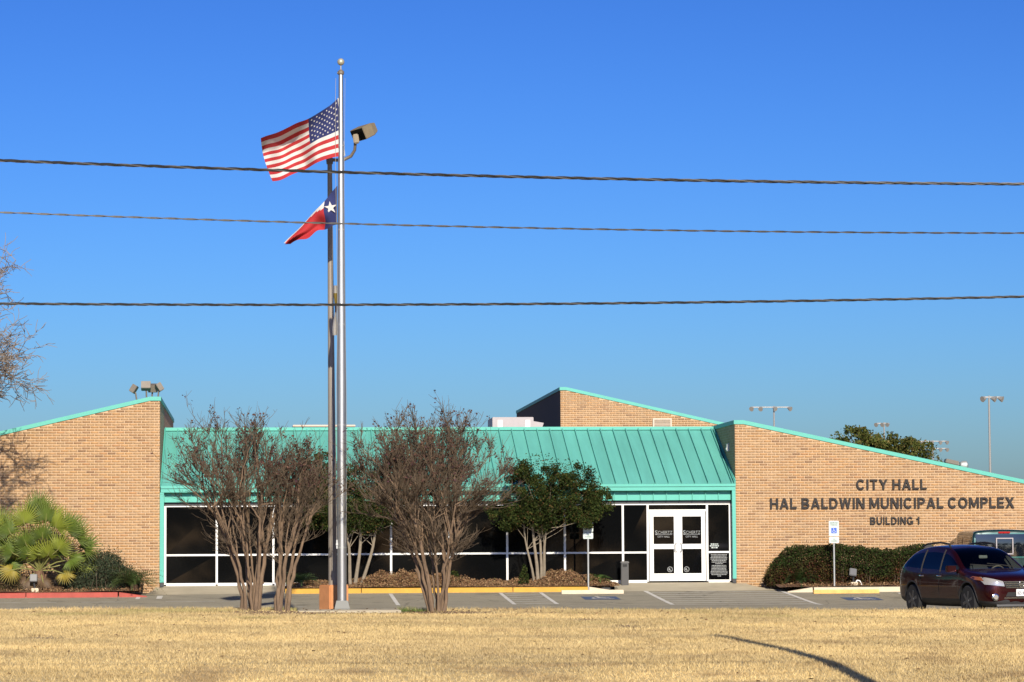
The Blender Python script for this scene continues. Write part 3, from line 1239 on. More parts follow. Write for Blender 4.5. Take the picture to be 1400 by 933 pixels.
mb.add([(FX + sx * a, FY + sy * a, FZ + h) for h, a in ((0, .17), (.03, .17), (.2, .13)) for sx, sy in ((-1, -1), (1, -1), (1, 1), (-1, 1))],
       [(0, 1, 5, 4), (1, 2, 6, 5), (2, 3, 7, 6), (3, 0, 4, 7), (4, 5, 9, 8), (5, 6, 10, 9), (6, 7, 11, 10), (7, 4, 8, 11), (8, 9, 10, 11), (3, 2, 1, 0)])
mb.build('base_shoe', mat('dull_grey_shoe', (.16, .165, .155), .6), fp)
mb = MB()
mb.lathe([(.045, 0), (.075, .03), (.075, .09), (.03, .13)], (FX - .005, FY, FZ + 12.28), 16)
mb.tube([(FX - .09, FY, FZ + 12.33), (FX + .05, FY, FZ + 12.33)], .025, 8)
mb.build('pulley_truck', M_BRONZE, fp, smooth=True)
mb = MB()
prof = [(.012, -.2), (.012, -.08)] + [(max(.012, .083 * math.sin(a)), -.083 * math.cos(a)) for a in np.linspace(.15, math.pi - .01, 12)]
mb.lathe(prof, (FX - .005, FY, FZ + 12.59), 20)
mb.build('finial_ball', mat('weathered_gold_finial', (.42, .40, .30), .45, metal=.4), fp, smooth=True)
mb = MB()
mb.tube([(FX - .12, FY - .08, FZ + 1.5)] + [(FX - .115 - .02 * math.sin(t * 9), FY - .06, FZ + 1.5 + t * 10.7) for t in np.linspace(.05, 1, 30)], .005, 5)
mb.tube([(FX + .08, FY - .08, FZ + 1.5)] + [(FX + .095 - .02 * t + .02 * math.sin(t * 7), FY - .08, FZ + 1.5 + t * 10.7) for t in np.linspace(.05, 1, 24)], .004, 5)
mb.build('halyard', mat('pale_rope', (.30, .29, .27), .9), fp)
mb = MB()
mb.box(FX - .13, FX - .1, FY - .1, FY - .06, FZ + 1.38, FZ + 1.58)
mb.box(FX - .14, FX - .09, FY - .115, FY - .06, FZ + 1.46, FZ + 1.5)
mb.build('cleat', M_GALV, fp)

M_FRED = mat('flag_red', (.40, .022, .026), .85, trans=.15)
M_FWHITE = mat('flag_white', (.60, .585, .55), .85, trans=.15)
M_FBLUE = mat('flag_blue', (.015, .022, .10), .85, trans=.1)
M_FGOLD = mat('flag_gold', (.38, .29, .06), .85, trans=.2)


def bez(pts, t):
    pts = [Vector(p) for p in pts]
    while len(pts) > 1:
        pts = [a.lerp(b2, t) for a, b2 in zip(pts, pts[1:])]
    return pts[0]


def star_pts(r):
    return [((r if k % 2 == 0 else r * .39) * math.sin(k * math.pi / 5), (r if k % 2 == 0 else r * .39) * math.cos(k * math.pi / 5)) for k in range(10)]


def us_point(u, v):
    """u from hoist to fly, v from top to bottom."""
    top = bez([(1.95, 67, 11.98), (1.45, 66.9, 11.45), (.85, 67.3, 11.30), (.17, 67.1, 10.95)], u)
    bot = bez([(2.06, 67, 10.66), (1.45, 66.75, 10.55), (1.1, 67.3, 10.20), (.44, 67.0, 10.06)], u)
    p = top.lerp(bot, v)
    w = math.sin(u * 10.5 + v * 1.9) * .21 * u ** .7 + math.sin(u * 19 - v * 2.6) * .085 * u ** .6 + math.sin(u * 31 + v * 5) * .022 * u
    curl = max(0, 1 - v / .30) ** 1.5                      # the top edge curls away
    p.y += w - curl * .62 * min(1, max(0, u - .12) * 1.7)      # the top edge leans over toward the street
    p.z += math.sin(u * 11 + .6) * .03 * u + math.sin(u * 8 - v * 2) * .015
    p.x += (math.sin(v * math.pi) * -.04) * u
    return p


FLU = 'flag'
usf = thing('flag', us_point(0, .5), 'large red, white and blue striped flag with white stars near the flagpole top', 'flag', 'flags on the flagpole')
NU, NV = 40, 26
mb = MB()
mb.v = [tuple(us_point(i / NU, j / NV)) for j in range(NV + 1) for i in range(NU + 1)]
for j in range(NV):
    for i in range(NU):
        mb.f.append((j * (NU + 1) + i, (j + 1) * (NU + 1) + i, (j + 1) * (NU + 1) + i + 1, j * (NU + 1) + i + 1))
        stripe = j // 2
        mb.m.append(2 if (stripe < 7 and i < NU * .42) else (0 if stripe % 2 == 0 else 1))
cl = mb.build('cloth', [M_FRED, M_FWHITE, M_FBLUE], usf, smooth=True)
mb = MB()
for row in range(9):
    for c in range(6 if row % 2 == 0 else 5):
        u0 = (.42 / 12) * ((1 if row % 2 == 0 else 2) + 2 * c)
        v0 = (7 / 13 / 10) * (row + 1)
        pts = [us_point(u0 + a * .70, v0 + b2) for a, b2 in star_pts(.0215)]
        nrm = (pts[5] - pts[0]).cross(pts[2] - pts[7]).normalized()
        if nrm.y > 0:
            nrm = -nrm
        for s in (1, -1):
            n0 = len(mb.v)
            c0 = us_point(u0, v0) + nrm * .006 * s
            mb.v.append(tuple(c0))
            mb.v += [tuple(p + nrm * .006 * s) for p in pts]
            for k in range(10):
                mb.f.append((n0, n0 + 1 + k, n0 + 1 + (k + 1) % 10))
                mb.m.append(0)
tag(mb.build('stars', M_FWHITE, cl), kind='stuff')
mb = MB()
for i in range(12):
    a, b2 = us_point(0, i / 12), us_point(0, (i + 1) / 12)
    mb.obox((a + b2) / 2 + Vector((.02, 0, 0)), (1, 0, 0), (0, 1, 0), (b2 - a).normalized() * -1, .03, .006, (b2 - a).length / 2 + .001)
mb.build('heading', M_FWHITE, usf)


def tx_point(u, v):
    top = bez([(1.93, 67, 9.95), (1.6, 66.95, 9.60), (1.45, 67.1, 9.35), (.71, 67.05, 8.58)], u)
    bot = bez([(1.925, 67, 9.05), (1.62, 66.85, 9.02), (1.50, 67.2, 8.95), (.80, 67.0, 8.55)], u)
    p = top.lerp(bot, v)
    p.y += math.sin(u * 11 + v * 3.5) * .12 * u ** .6 + .10 * math.sin(v * 7 + u * 4) * u ** .6
    p.z += .05 * math.sin(u * 14 + v) * u * (.4 + v) - .05 * math.sin(u * math.pi) * v
    p.x += .05 * math.sin(v * 8 + u * 6) * u
    return p


txf = thing('flag', tx_point(0, .5), 'small blue, white and red flag with one white star, drooping below the larger flag', 'flag', 'flags on the flagpole')
NU, NV = 26, 16
mb = MB()
mb.v = [tuple(tx_point(i / NU, j / NV)) for j in range(NV + 1) for i in range(NU + 1)]
for j in range(NV):
    for i in range(NU):
        mb.f.append((j * (NU + 1) + i, (j + 1) * (NU + 1) + i, (j + 1) * (NU + 1) + i + 1, j * (NU + 1) + i + 1))
        u = (i + .5) / NU
        wlim = np.interp(u, [.33, .5, .7, 1], [.30, .14, .07, .03])
        mb.m.append(2 if u < .34 else (1 if (j + .5) / NV < wlim else 0))
cl = mb.build('cloth', [M_FRED, M_FWHITE, M_FBLUE], txf, smooth=True)
mb = MB()
for s in (1, -1):
    n0 = len(mb.v)
    pts = [(1.77 + a, b2 + 9.43) for a, b2 in [(x * math.cos(.15) - z * math.sin(.15), x * math.sin(.15) + z * math.cos(.15)) for x, z in star_pts(.15)]]
    mb.v += [(x, tx_point(.16, .5).y - .012 * s - .03 * (s > 0), z) for x, z in [(1.77, 9.43)] + pts]
    for k in range(10):
        mb.f.append((n0, n0 + 1 + k, n0 + 1 + (k + 1) % 10))
        mb.m.append(0)
mb.build('star', M_FWHITE, cl)

lf = thing('flag', (1.9, 67, 7.0), 'narrow limp white, blue and yellow flag hanging against the flagpole', 'flag', 'flags on the flagpole')
mb = MB()
for j in range(14):
    t = j / 13
    wdt = .085 + .03 * math.sin(t * 9)
    for i in range(5):
        s = i / 4 - .5
        mb.v.append((1.885 + s * wdt * .95 + .015 * math.sin(t * 5), 67.0 + .04 * math.cos(i * math.pi) + .06, 7.65 - t * 1.15))
for j in range(13):
    for i in range(4):
        mb.f.append((j * 5 + i, (j + 1) * 5 + i, (j + 1) * 5 + i + 1, j * 5 + i + 1))
        mb.m.append(1 if j < 2 else (3 if j < 5 else (2 if j < 7 and i < 2 else 1)))
mb.build('cloth', [M_FRED, M_FWHITE, M_FBLUE, M_FGOLD], lf, smooth=True)

# ------------------------------------------------------------------ light pole behind the flagpole
LX, LY = 1.85, 68.35
LZ = .14
lp = thing('light_pole', (LX, LY, LZ), 'dark bronze light pole with one tilted floodlight on a terracotta block', 'light pole')
ca, sa = math.cos(math.radians(20)), math.sin(math.radians(20))
ax, ay = Vector((ca, sa, 0)), Vector((-sa, ca, 0))
ax, ay = Vector((math.cos(.50), math.sin(.50), 0)), Vector((-math.sin(.50), math.cos(.50), 0))
mb = MB()
mb.obox((LX + .02, LY, LZ + .22), ax, ay, (0, 0, 1), .255, .25, .42)
mb.build('base_block', M_TERRA, lp, bevel=.02)
mb = MB()
ts = np.linspace(0, 1, 10)
mb.tube([(LX - .06 * t, LY, LZ + .64 + 9.95 * t) for t in ts], [.105 - .05 * t for t in ts], 14)
mb.build('post', mat('weathered_brown_pole_paint', (.235, .205, .172), .5, var=.14, scale=3, streak=(5, 5, .4)), lp, smooth=True)
tx0, tz0 = LX - .06, LZ + .64 + 9.95
mb = MB()
mb.lathe([(.075, -.1), (.085, 0), (.06, .07)], (tx0, LY, tz0), 14)
mb.tube([(tx0 + .02, LY, tz0), (tx0 + .3, LY, tz0 - .01), (tx0 + .5, LY, tz0 + .09), (tx0 + .585, LY - .1, tz0 + .22), (tx0 + .60, LY - .18, tz0 + .42)], [.04, .04, .04, .036, .036], 10)
mb.build('arm', M_BRONZE, lp, smooth=True)
# the lamp aims down and to the left, so its glass is seen darkly beside the sunlit side of the housing
aim = Vector((-.66, -.60, -.42)).normalized()
hor = Vector((.70, -.70, .13))
hor = (hor - aim * hor.dot(aim)).normalized()
upv = aim.cross(hor).normalized()
if upv.z < 0:
    upv = -upv
C0 = Vector((tx0 + .80, LY, tz0 + .66))
M_LAMPPAINT = mat('bronze_lamp_paint', (.20, .16, .10), .55, var=.1)
mb = MB()
V = []
for s, d in ((1.0, .20), (1.0, -.10), (.72, -.30)):
    for a_, b_ in ((-.22, -.15), (.22, -.15), (.22, .15), (-.22, .15)):
        V.append(C0 + hor * (a_ * s) + upv * (b_ * s) + aim * d)
mb.add(V, [(0, 1, 2, 3), (4, 5, 1, 0), (5, 6, 2, 1), (6, 7, 3, 2), (7, 4, 0, 3), (8, 9, 5, 4), (9, 10, 6, 5), (10, 11, 7, 6), (11, 8, 4, 7), (11, 10, 9, 8)])
lh = mb.build('lamp_housing', M_LAMPPAINT, lp, fix=True, bevel=.012)
mb = MB()
mb.obox(C0 + aim * .203, hor, aim, upv, .205, .006, .135)
mb.build('lens', M_GLASS, lh)
mb = MB()
mb.obox((tx0 + .61, LY - .20, tz0 + .47), (1, 0, .15), (0, 1, 0), (-.15, 0, 1), .065, .07, .11)
mb.build('knuckle', M_LAMPPAINT, lp, bevel=.02)


# ------------------------------------------------------------------ parking signs, bin, wheel stops, ground lamps
def parking_sign(x, y, zb, z0, z1, label):
    t = thing('parking_sign', (x, y, zb), label, 'sign', 'accessible parking signs')
    mb = MB()
    mb.tube([(x, y, zb - .2), (x, y, z1 - .03)], .028, 10)
    mb.build('post', M_GALV, t, smooth=True)
    yf = y - .035

    def plate(xa, xb, za, zc, r=.03):
        pts = []
        for cx, cz, a0 in ((xb - r, zc - r, 0), (xa + r, zc - r, 90), (xa + r, za + r, 180), (xb - r, za + r, 270)):
            for k in range(4):
                a = math.radians(a0 + k * 30)
                pts.append((cx + r * math.cos(a), cz + r * math.sin(a)))
        mb = MB()
        mb.prism_xz(pts, yf - .004, yf + .004)
        return mb.build('sign_plate', M_SIGNWHITE, t, fix=True)
    h = z1 - z0
    p = plate(x - .155, x + .155, z0 + h * .31, z1)
    wall_text('RESERVED', x - .12, x + .12, z1 - .085, z1 - .045, yf - .005, .002, M_SIGNGREEN, p, 'lettering', .01, False)
    wall_text('PARKING', x - .105, x + .105, z1 - .145, z1 - .105, yf - .005, .002, M_SIGNGREEN, p, 'lettering', .01, False)
    s0 = z0 + h * .31 + .085
    mb = MB()
    mb.box(x - .082, x + .082, yf - .008, yf - .0045, s0, s0 + .165)
    b = mb.build('blue_square', M_SIGNBLUE, p)
    mb = MB()
    wheel_symbol(mb, lambda u, v: (x - .08 + u * .16, yf - .010, s0 + v * .16))
    mb.build('wheelchair_mark', M_SIGNWHITE, p)
    p2 = plate(x - .152, x + .152, z0, z0 + h * .28)
    wall_text('VAN', x - .04, x + .04, z0 + .10, z0 + .135, yf - .005, .002, M_SIGNGREEN, p2, 'lettering', .01, False)
    wall_text('ACCESSIBLE', x - .1, x + .1, z0 + .045, z0 + .08, yf - .005, .002, M_SIGNGREEN, p2, 'lettering', .01, False)
    for zz in (z1 - .03, z0 + .02):
        mb = MB()
        mb.lathe([(.009, -.008), (.006, 0)], (x, yf - .004, zz), 8, 'y')
        mb.build('bolt', M_GALV, t)


parking_sign(17.44, 87.2, .36, 1.73, 2.40, 'accessible parking sign with blue wheelchair mark before the right hedge')
parking_sign(10.07, 87.95, .45, 1.90, 2.58, 'accessible parking sign half hidden by the evergreen tree near the doors')

tb = thing('trash_bin', (11.345, 89.3, .5), 'tall dark grey square trash bin left of the entrance doors', 'trash bin')
mb = MB()
mb.box(11.23, 11.46, 89.2, 89.43, .47, 1.14)
mb.build('body', mat('dark_grey_plastic', (.06, .058, .056), .6, var=.1), tb, bevel=.015)
mb = MB()
mb.box(11.215, 11.475, 89.185, 89.445, 1.141, 1.215)
mb.build('lid', mat('grey_plastic', (.11, .105, .10), .6), tb, bevel=.02)
mb = MB()
mb.box(11.28, 11.41, 89.19, 89.199, 1.05, 1.12)
mb.build('opening', M_BLACK, tb)


def wheel_stop(x0, x1, y, material, label):
    z = on_lot(y)
    mb = MB()
    mb.prism_yz([(y - .08, z - .01), (y + .08, z - .01), (y + .07, z + .07), (y + .045, z + .115), (y - .045, z + .115), (y - .07, z + .07)], x0, x1)
    o = mb.build('wheel_stop', material, None, bevel=.012, fix=True)
    tag(o, label, 'wheel stop', 'concrete wheel stops')


wheel_stop(16.62, 18.6, 86.3, mat('faded_yellow_paint', (.66, .40, .12), .8, var=.25, scale=4), 'faded yellow concrete wheel stop in front of the right kerb')
wheel_stop(9.14, 11.0, 86.9, M_KERB, 'bare pale concrete wheel stop at the end of the yellow kerb')


def ground_flood(x, y, z, label, tilt, pipe=True):
    t = thing('ground_floodlight', (x, y, z), label, 'floodlight', 'ground floodlights in the beds')
    mb = MB()
    mb.box(x - .11, x + .11, y - .09, y + .09, z - .1, z + .12)
    mb.build('concrete_footing', M_KERB, t, bevel=.015)
    az = Vector((tilt, .35, 1)).normalized()
    ax = Vector((1, 0, -tilt)).normalized()
    ay = az.cross(ax)
    c = Vector((x - .04, y, z + .40))
    mb = MB()
    mb.obox(c, ax, ay, az, .11, .085, .12)
    h = mb.build('lamp_housing', M_DARKMETAL, t, bevel=.015)
    mb = MB()
    mb.obox(c - ay * .09, ax, ay, az, .092, .004, .1)
    mb.build('lens', mat('frosted_lamp_glass', (.045, .048, .055), .3), h)
    mb = MB()
    mb.tube([(x, y, z + .1), (x - .02, y, z + .2), (x - .03, y, z + .3)], .028, 8)
    mb.build('bracket', M_DARKMETAL, t, smooth=True)
    if not pipe:
        return
    mb = MB()
    mb.tube([(x + .06, y, z + .12), (x + .1, y, z + .17), (x + .17, y, z + .16), (x + .22, y, z + .08), (x + .24, y, z - .03)], .022, 8)
    mb.build('conduit', M_WHITE, t, smooth=True)


ground_flood(18.1, 87.5, .43, 'square grey ground floodlight on a white footing before the hedge', .15)
ground_flood(-6.39, 87.3, .42, 'square grey ground floodlight at the foot of the fan palm', 0, False)


# ------------------------------------------------------------------ sports field lights beyond the building
def field_light(x, y, h, heads, label, arm=0.0, rows=1, facing=-1):
    t = thing('field_light_pole', (x, y, .4), label, 'light pole', 'sports field light poles behind the building')
    mb = MB()
    mb.tube([(x, y, .3), (x, y, h)], [.10, .065], 10)
    mb.build('post', mat('dull_galvanised_post', (.25, .25, .245), .6), t, smooth=True)
    for r in range(rows):
        zz = h - .1 - r * .75
        mb = MB()
        xs = [a[0] for a in heads]
        mb.tube([(x + min(xs) - .1, y, zz), (x + max(xs) + .1, y, zz)], .055, 6)
        mb.build('crossarm', M_GALV, t)
        for dx, dr in heads:
            d = Vector((dr, -.75, -.42)).normalized() * .62
            c = Vector((x + dx, y - .1, zz - .1))
            mb = MB()
            mb.tube([c - d * .25, c - d * .1, c + d * .12, c + d * .34], [.07, .10, .17, .22], 10)
            mb.build('lamp_head', mat('aluminium_reflector', (.36, .35, .33), .4, metal=.3), t, smooth=True)


field_light(44.9, 250, 14.0, [(-1.9, -.6), (-1.1, -.6), (0, .5), (1.3, .7)], 'pale field light pole with four lamp heads above the right wing coping')
field_light(61.1, 280, 13.9, [(-.7, -.9), (-.1, -.9), (.4, -.9)], 'field light cluster peeping over the crown of the background oak')
field_light(70.6, 300, 12.9, [(-1.7, -.5), (-1, -.4), (-.2, .4), (.7, .5), (1.4, .6)], 'field light pole with two rows of lamps right of the background oak', rows=2)
field_light(51.1, 200, 12.2, [(-.35, -1.2), (.25, 1.1), (.75, 1.1)], 'slender tall field light pole standing alone at the far right')


# ------------------------------------------------------------------ utility poles and overhead cables
WIRE_Y = 34.0
M_WOOD = mat('weathered_pole_wood', (.16, .115, .08), .9, var=.3, scale=6, streak=(4, 4, .3), bump=.4)
M_CABLE = mat('black_cable_sheath', (.022, .021, .019), .55, var=.2, scale=20)
M_CABLE2 = mat('bare_cable_strand', (.10, .095, .088), .6, metal=.2)


def utility_pole(x, h, zs, label):
    zb = float(lawn_z(x, WIRE_Y)) - .3
    t = thing('utility_pole', (x, WIRE_Y + .15, zb), label, 'utility pole', 'roadside utility poles')
    mb = MB()
    mb.tube([(x, WIRE_Y + .17, zb), (x, WIRE_Y + .17, zb + h * .5), (x, WIRE_Y + .17, zb + h)], [.17, .145, .11], 14)
    mb.build('post', M_WOOD, t, smooth=True)
    for z in zs:
        mb = MB()
        mb.lathe([(.03, 0), (.05, .02), (.03, .05), (.05, .07), (.02, .1)], (x, WIRE_Y - .01, z - .05), 10)
        mb.build('insulator', mat('brown_porcelain', (.10, .05, .03), .25), t, smooth=True)


W = {'a': (1.45452199e-03, -2.65749320e-02, 5.97675976), 'b': (1.59624723e-03, -2.63188858e-02, 5.37324472), 'c': (1.32168276e-03, 3.34235241e-04, 4.39447553)}
PX0, PX1 = -24.0, 9.6
for x, lab in ((PX1, 'wooden utility pole just outside the right edge whose shadow crosses the lawn'), (PX0, 'wooden utility pole far outside the left edge carrying the cables')):
    utility_pole(x, 11.7, [np.polyval(c, x) for c in W.values()], lab)


def cable(key, strands, rs, rh, pitch, label, m_main, m_strand):
    c = W[key]
    mb = MB()
    xs = np.arange(PX0, PX1 + .01, .07)
    for s in range(strands):
        ph = 2 * math.pi * s / strands
        mb.tube([(x, WIRE_Y + rh * math.cos(ph + x / pitch * 6.283), np.polyval(c, x) + rh * math.sin(ph + x / pitch * 6.283)) for x in xs],
                rs if s else rs * .8, 5, 1 if s == 0 else 0)
    o = mb.build('overhead_cable', [m_main, m_strand], None, smooth=True)
    tag(o, label, 'cable', 'overhead cables across the view')


cable('a', 3, .0105, .0105, .55, 'thick twisted black cable, highest of the three overhead lines', M_CABLE, M_CABLE2)
cable('b', 2, .0075, .0065, .42, 'thinnest overhead cable, between the other two lines', mat('grey_cable', (.055, .052, .048), .5, metal=.2), M_CABLE2)
cable('c', 3, .009, .009, .5, 'twisted black cable, lowest of the three overhead lines', M_CABLE, M_CABLE2)

# ------------------------------------------------------------------ vehicles
M_MAROON = mat('maroon_car_paint', (.042, .005, .0055), .36, metal=.75, coat=.55, spec=.3)
M_CARGLASS = mat('car_glass', (.006, .008, .012), .03, spec=.8)
M_CHROME = mat('chrome', (.75, .75, .75), .12, metal=1.0)
M_LAMP = mat('headlamp_glass', (.42, .40, .37), .08, metal=.35, coat=1.0)
M_AMBER = mat('amber_lens', (.30, .09, .02), .15, coat=.8)
M_REDLENS = mat('red_lens', (.35, .01, .01), .15, coat=.8)
M_TYRE = mat('tyre_rubber', (.016, .016, .017), .85)
M_RIM = mat('alloy_rim', (.14, .145, .16), .35, metal=.8)
M_CLAD = mat('dark_plastic_cladding', (.02, .019, .02), .6)
M_PLATE = mat('license_plate_white', (.72, .72, .70), .5)
M_TRUCK = mat('dark_green_truck_paint', (.006, .030, .025), .35, metal=.3, coat=1.0)
M_SEAT = mat('grey_seat_fabric', (.10, .10, .10), .9)


def loft_body(stations, pick, mats, cutters):
    """stations: (x, [(y, z)...] from bottom centre to top centre). Subdivided, wheel wells cut, split by material."""
    npt = len(stations[0][1])
    V, F, MI = [], [], []
    for x, sec in stations:
        full = sec + [(-y, z) for y, z in sec[-2:0:-1]]
        V += [(x, y, z) for y, z in full]
    n = 2 * npt - 2
    for s in range(len(stations) - 1):
        for k in range(n):
            a, b2 = s * n + k, s * n + (k + 1) % n
            F.append((a, b2, b2 + n, a + n))
            kk = k if k < npt - 1 else n - 1 - k
            MI.append(pick(s, kk))
    F.append(tuple(range(n - 1, -1, -1)))
    F.append(tuple(range((len(stations) - 1) * n, len(stations) * n)))
    MI += [0, 0]
    me = bpy.data.meshes.new('tmp')
    me.from_pydata(V, [], F)
    for m in mats:
        me.materials.append(m)
    me.polygons.foreach_set('material_index', np.array(MI, dtype=np.int32))
    bm = bmesh.new()
    bm.from_mesh(me)
    bmesh.ops.recalc_face_normals(bm, faces=bm.faces)
    bm.to_mesh(me)
    bm.free()
    o = bpy.data.objects.new('tmp', me)
    COL.objects.link(o)
    sm = o.modifiers.new('s', 'SUBSURF')
    sm.levels = 3
    sm.render_levels = 3
    tmp = []
    for (cx, cy, cz, r, hw) in cutters:
        cb = MB()
        cb.lathe([(r, -hw), (r, hw)], (0, 0, 0), 32, 'y')
        c = cb.build('cut', M_BLACK, None, fix=True)
        c.location = (cx, cy, cz)
        bo = o.modifiers.new('b', 'BOOLEAN')
        bo.operation = 'DIFFERENCE'
        bo.object = c
        bo.solver = 'EXACT'
        bo.material_mode = 'TRANSFER'
        tmp.append(c)
    bpy.context.view_layer.update()
    ev = bpy.data.meshes.new_from_object(o.evaluated_get(bpy.context.evaluated_depsgraph_get()))
    for c in tmp + [o]:
        bpy.data.objects.remove(c)
    co = np.empty(len(ev.vertices) * 3)
    ev.vertices.foreach_get('co', co)
    co = co.reshape(-1, 3)
    names = [m.name for m in ev.materials]
    polys = [(tuple(p.vertices), names[p.material_index]) for p in ev.polygons]
    return co, polys


def split_parts(co, polys, spec, parent):
    """spec: material name -> part name; each connected island of glass becomes its own part."""
    bvh = BVHTree.FromPolygons([tuple(p) for p in co], [p for p, _ in polys])
    for mname, (pname, isl) in spec.items():
        fs = [p for p, m in polys if m in (mname if isinstance(mname, tuple) else (mname,))]
        mm = {}
        groups = islands(len(co), fs) if isl else [fs]
        for g in groups:
            ids = sorted({i for f in g for i in f})
            mp = {i: k for k, i in enumerate(ids)}
            mb = MB()
            mb.v = [tuple(co[i]) for i in ids]
            ms = [bpy.data.materials[m] for m in (mname if isinstance(mname, tuple) else (mname,))]
            fm = {p: m for p, m in polys}
            for f in g:
                mb.f.append(tuple(mp[i] for i in f))
                mb.m.append([m.name for m in ms].index(fm[f]))
            mb.build(pname, ms, parent, smooth=True)
    return bvh


def wheel(x, y, r, w, side, parent, rim_r, spokes=6):
    mb = MB()
    yo = y + side * w / 2
    prof = [(rim_r, -w / 2), (r - .03, -w / 2), (r - .008, -w / 2 + .02), (r, -w / 2 + .05), (r, w / 2 - .05), (r - .008, w / 2 - .02), (r - .03, w / 2), (rim_r, w / 2), (rim_r - .01, w / 2 - .04)]
    mb.lathe(prof, (x, y, r), 32, 'y')
    wl = mb.build('wheel', M_TYRE, parent, smooth=True)
    yf = y + side * (w / 2 - .035)
    mb = MB()
    mb.lathe([(rim_r * .99, -.03 * 1), (rim_r, .012), (rim_r * .9, .02)] if side > 0 else [(rim_r * .9, -.02), (rim_r, -.012), (rim_r * .99, .03)], (x, yf, r), 28, 'y', 1)
    for k in range(spokes):
        a = 2 * math.pi * k / spokes + .3
        d = Vector((math.cos(a), 0, math.sin(a)))
        t = Vector((-math.sin(a), 0, math.cos(a)))
        c = Vector((x, yf + side * .022, r)) + d * rim_r * .55
        mb.obox(c, d, (0, 1, 0), t, rim_r * .42, .014, .033)
    mb.lathe([(.06, -.03), (.06, .03)], (x, yf + side * .015, r), 14, 'y')
    mb.build('rim', [M_RIM, M_CLAD], wl, smooth=True)


def patch(bvh, fn, corners, nu, nv, axis, off, name, material, parent, depth=.0):
    """A panel laid on the body: corners are four 2-D points, projected along an axis onto the skin."""
    c = [Vector((*p, 0)) for p in corners]
    V = []
    for j in range(nv + 1):
        for i in range(nu + 1):
            p = c[0].lerp(c[1], i / nu).lerp(c[3].lerp(c[2], i / nu), j / nv)
            o, d = fn(p.x, p.y)
            hit = bvh.ray_cast(Vector(o), Vector(d))
            q = hit[0] if hit[0] is not None else Vector(o) + Vector(d) * 3
            V.append(tuple(q - Vector(d) * off))
    F = [(j * (nu + 1) + i, j * (nu + 1) + i + 1, (j + 1) * (nu + 1) + i + 1, (j + 1) * (nu + 1) + i) for j in range(nv) for i in range(nu)]
    mb = MB()
    mb.add(V, F)
    return mb.build(name, material, parent, smooth=True, fix=False)


# --- the sport utility vehicle, nose to the lawn
suv = bpy.data.objects.new('sport_utility_car', None)
link(suv)
tag(suv, 'dark maroon sport utility car parked nose toward the lawn at the right edge', 'car')


def sec(hw, zb, zs, zm, zbelt, side, edge, crown):
    # side: (y, z) top of the side glass; edge: (y, z) inside of the pillar; crown: centre height
    return [(0, zb), (hw * .80, zb), (hw * .985, zs), (hw, zm), (hw * .965, zbelt), side, edge, (edge[0] * .55, crown - .015), (0, crown)]


ST = [
    (2.375, sec(.46, .30, .36, .50, .66, (.42, .73), (.36, .76), .78)),
    (2.33, sec(.70, .25, .34, .54, .74, (.64, .82), (.56, .85), .88)),
    (2.18, sec(.86, .22, .34, .60, .82, (.78, .90), (.68, .93), .955)),
    (1.90, sec(.925, .21, .36, .66, .90, (.84, .965), (.72, .99), 1.01)),
    (1.45, sec(.94, .21, .38, .72, .965, (.86, 1.02), (.74, 1.045), 1.065)),
    (1.12, sec(.94, .21, .38, .74, 1.0, (.865, 1.055), (.78, 1.075), 1.10)),
    (.98, sec(.94, .21, .38, .74, 1.01, (.86, 1.09), (.79, 1.13), 1.165)),
    (.55, sec(.94, .21, .38, .75, 1.02, (.775, 1.36), (.71, 1.41), 1.44)),
    (.22, sec(.94, .21, .38, .75, 1.03, (.715, 1.50), (.645, 1.565), 1.60)),
    (-.35, sec(.94, .21, .38, .75, 1.045, (.695, 1.555), (.62, 1.62), 1.665)),
    (-.95, sec(.94, .21, .38, .76, 1.07, (.69, 1.55), (.61, 1.615), 1.66)),
    (-1.45, sec(.94, .22, .38, .77, 1.11, (.69, 1.50), (.60, 1.57), 1.615)),
    (-1.80, sec(.93, .23, .38, .78, 1.18, (.72, 1.40), (.62, 1.47), 1.51)),
    (-2.02, sec(.91, .25, .40, .78, 1.14, (.77, 1.24), (.68, 1.29), 1.32)),
    (-2.26, sec(.85, .28, .40, .74, 1.0, (.76, 1.06), (.66, 1.08), 1.10)),
    (-2.37, sec(.70, .34, .42, .66, .86, (.62, .92), (.52, .94), .95)),
]


def suv_pick(s, k):
    if 6 <= s <= 12 and k == 4:
        return 1                                # side glass
    if 5 <= s <= 7 and k in (6, 7):
        return 2                                # windscreen
    if 12 <= s <= 13 and k in (6, 7):
        return 3                                # rear glass
    if k == 1 or (k == 0):
        return 4                                # dark lower edge
    return 0


def see_through_glass(name, tint):
    """Thin tinted car glass: mirrors a little, lets tinted light through."""
    m = bpy.data.materials.new(name)
    m.use_nodes = True
    nt = m.node_tree
    nt.nodes.remove(nt.nodes['Principled BSDF'])
    out = nt.nodes['Material Output']
    tr_ = nt.nodes.new('ShaderNodeBsdfTransparent')
    tr_.inputs[0].default_value = (*tint, 1)
    gl = nt.nodes.new('ShaderNodeBsdfGlossy')
    gl.inputs['Roughness'].default_value = .02
    fr = nt.nodes.new('ShaderNodeFresnel')
    fr.inputs['IOR'].default_value = 1.5
    ms = nt.nodes.new('ShaderNodeMixShader')
    nt.links.new(fr.outputs[0], ms.inputs[0])
    nt.links.new(tr_.outputs[0], ms.inputs[1])
    nt.links.new(gl.outputs[0], ms.inputs[2])
    nt.links.new(ms.outputs[0], out.inputs[0])
    MATS[name] = m
    return m


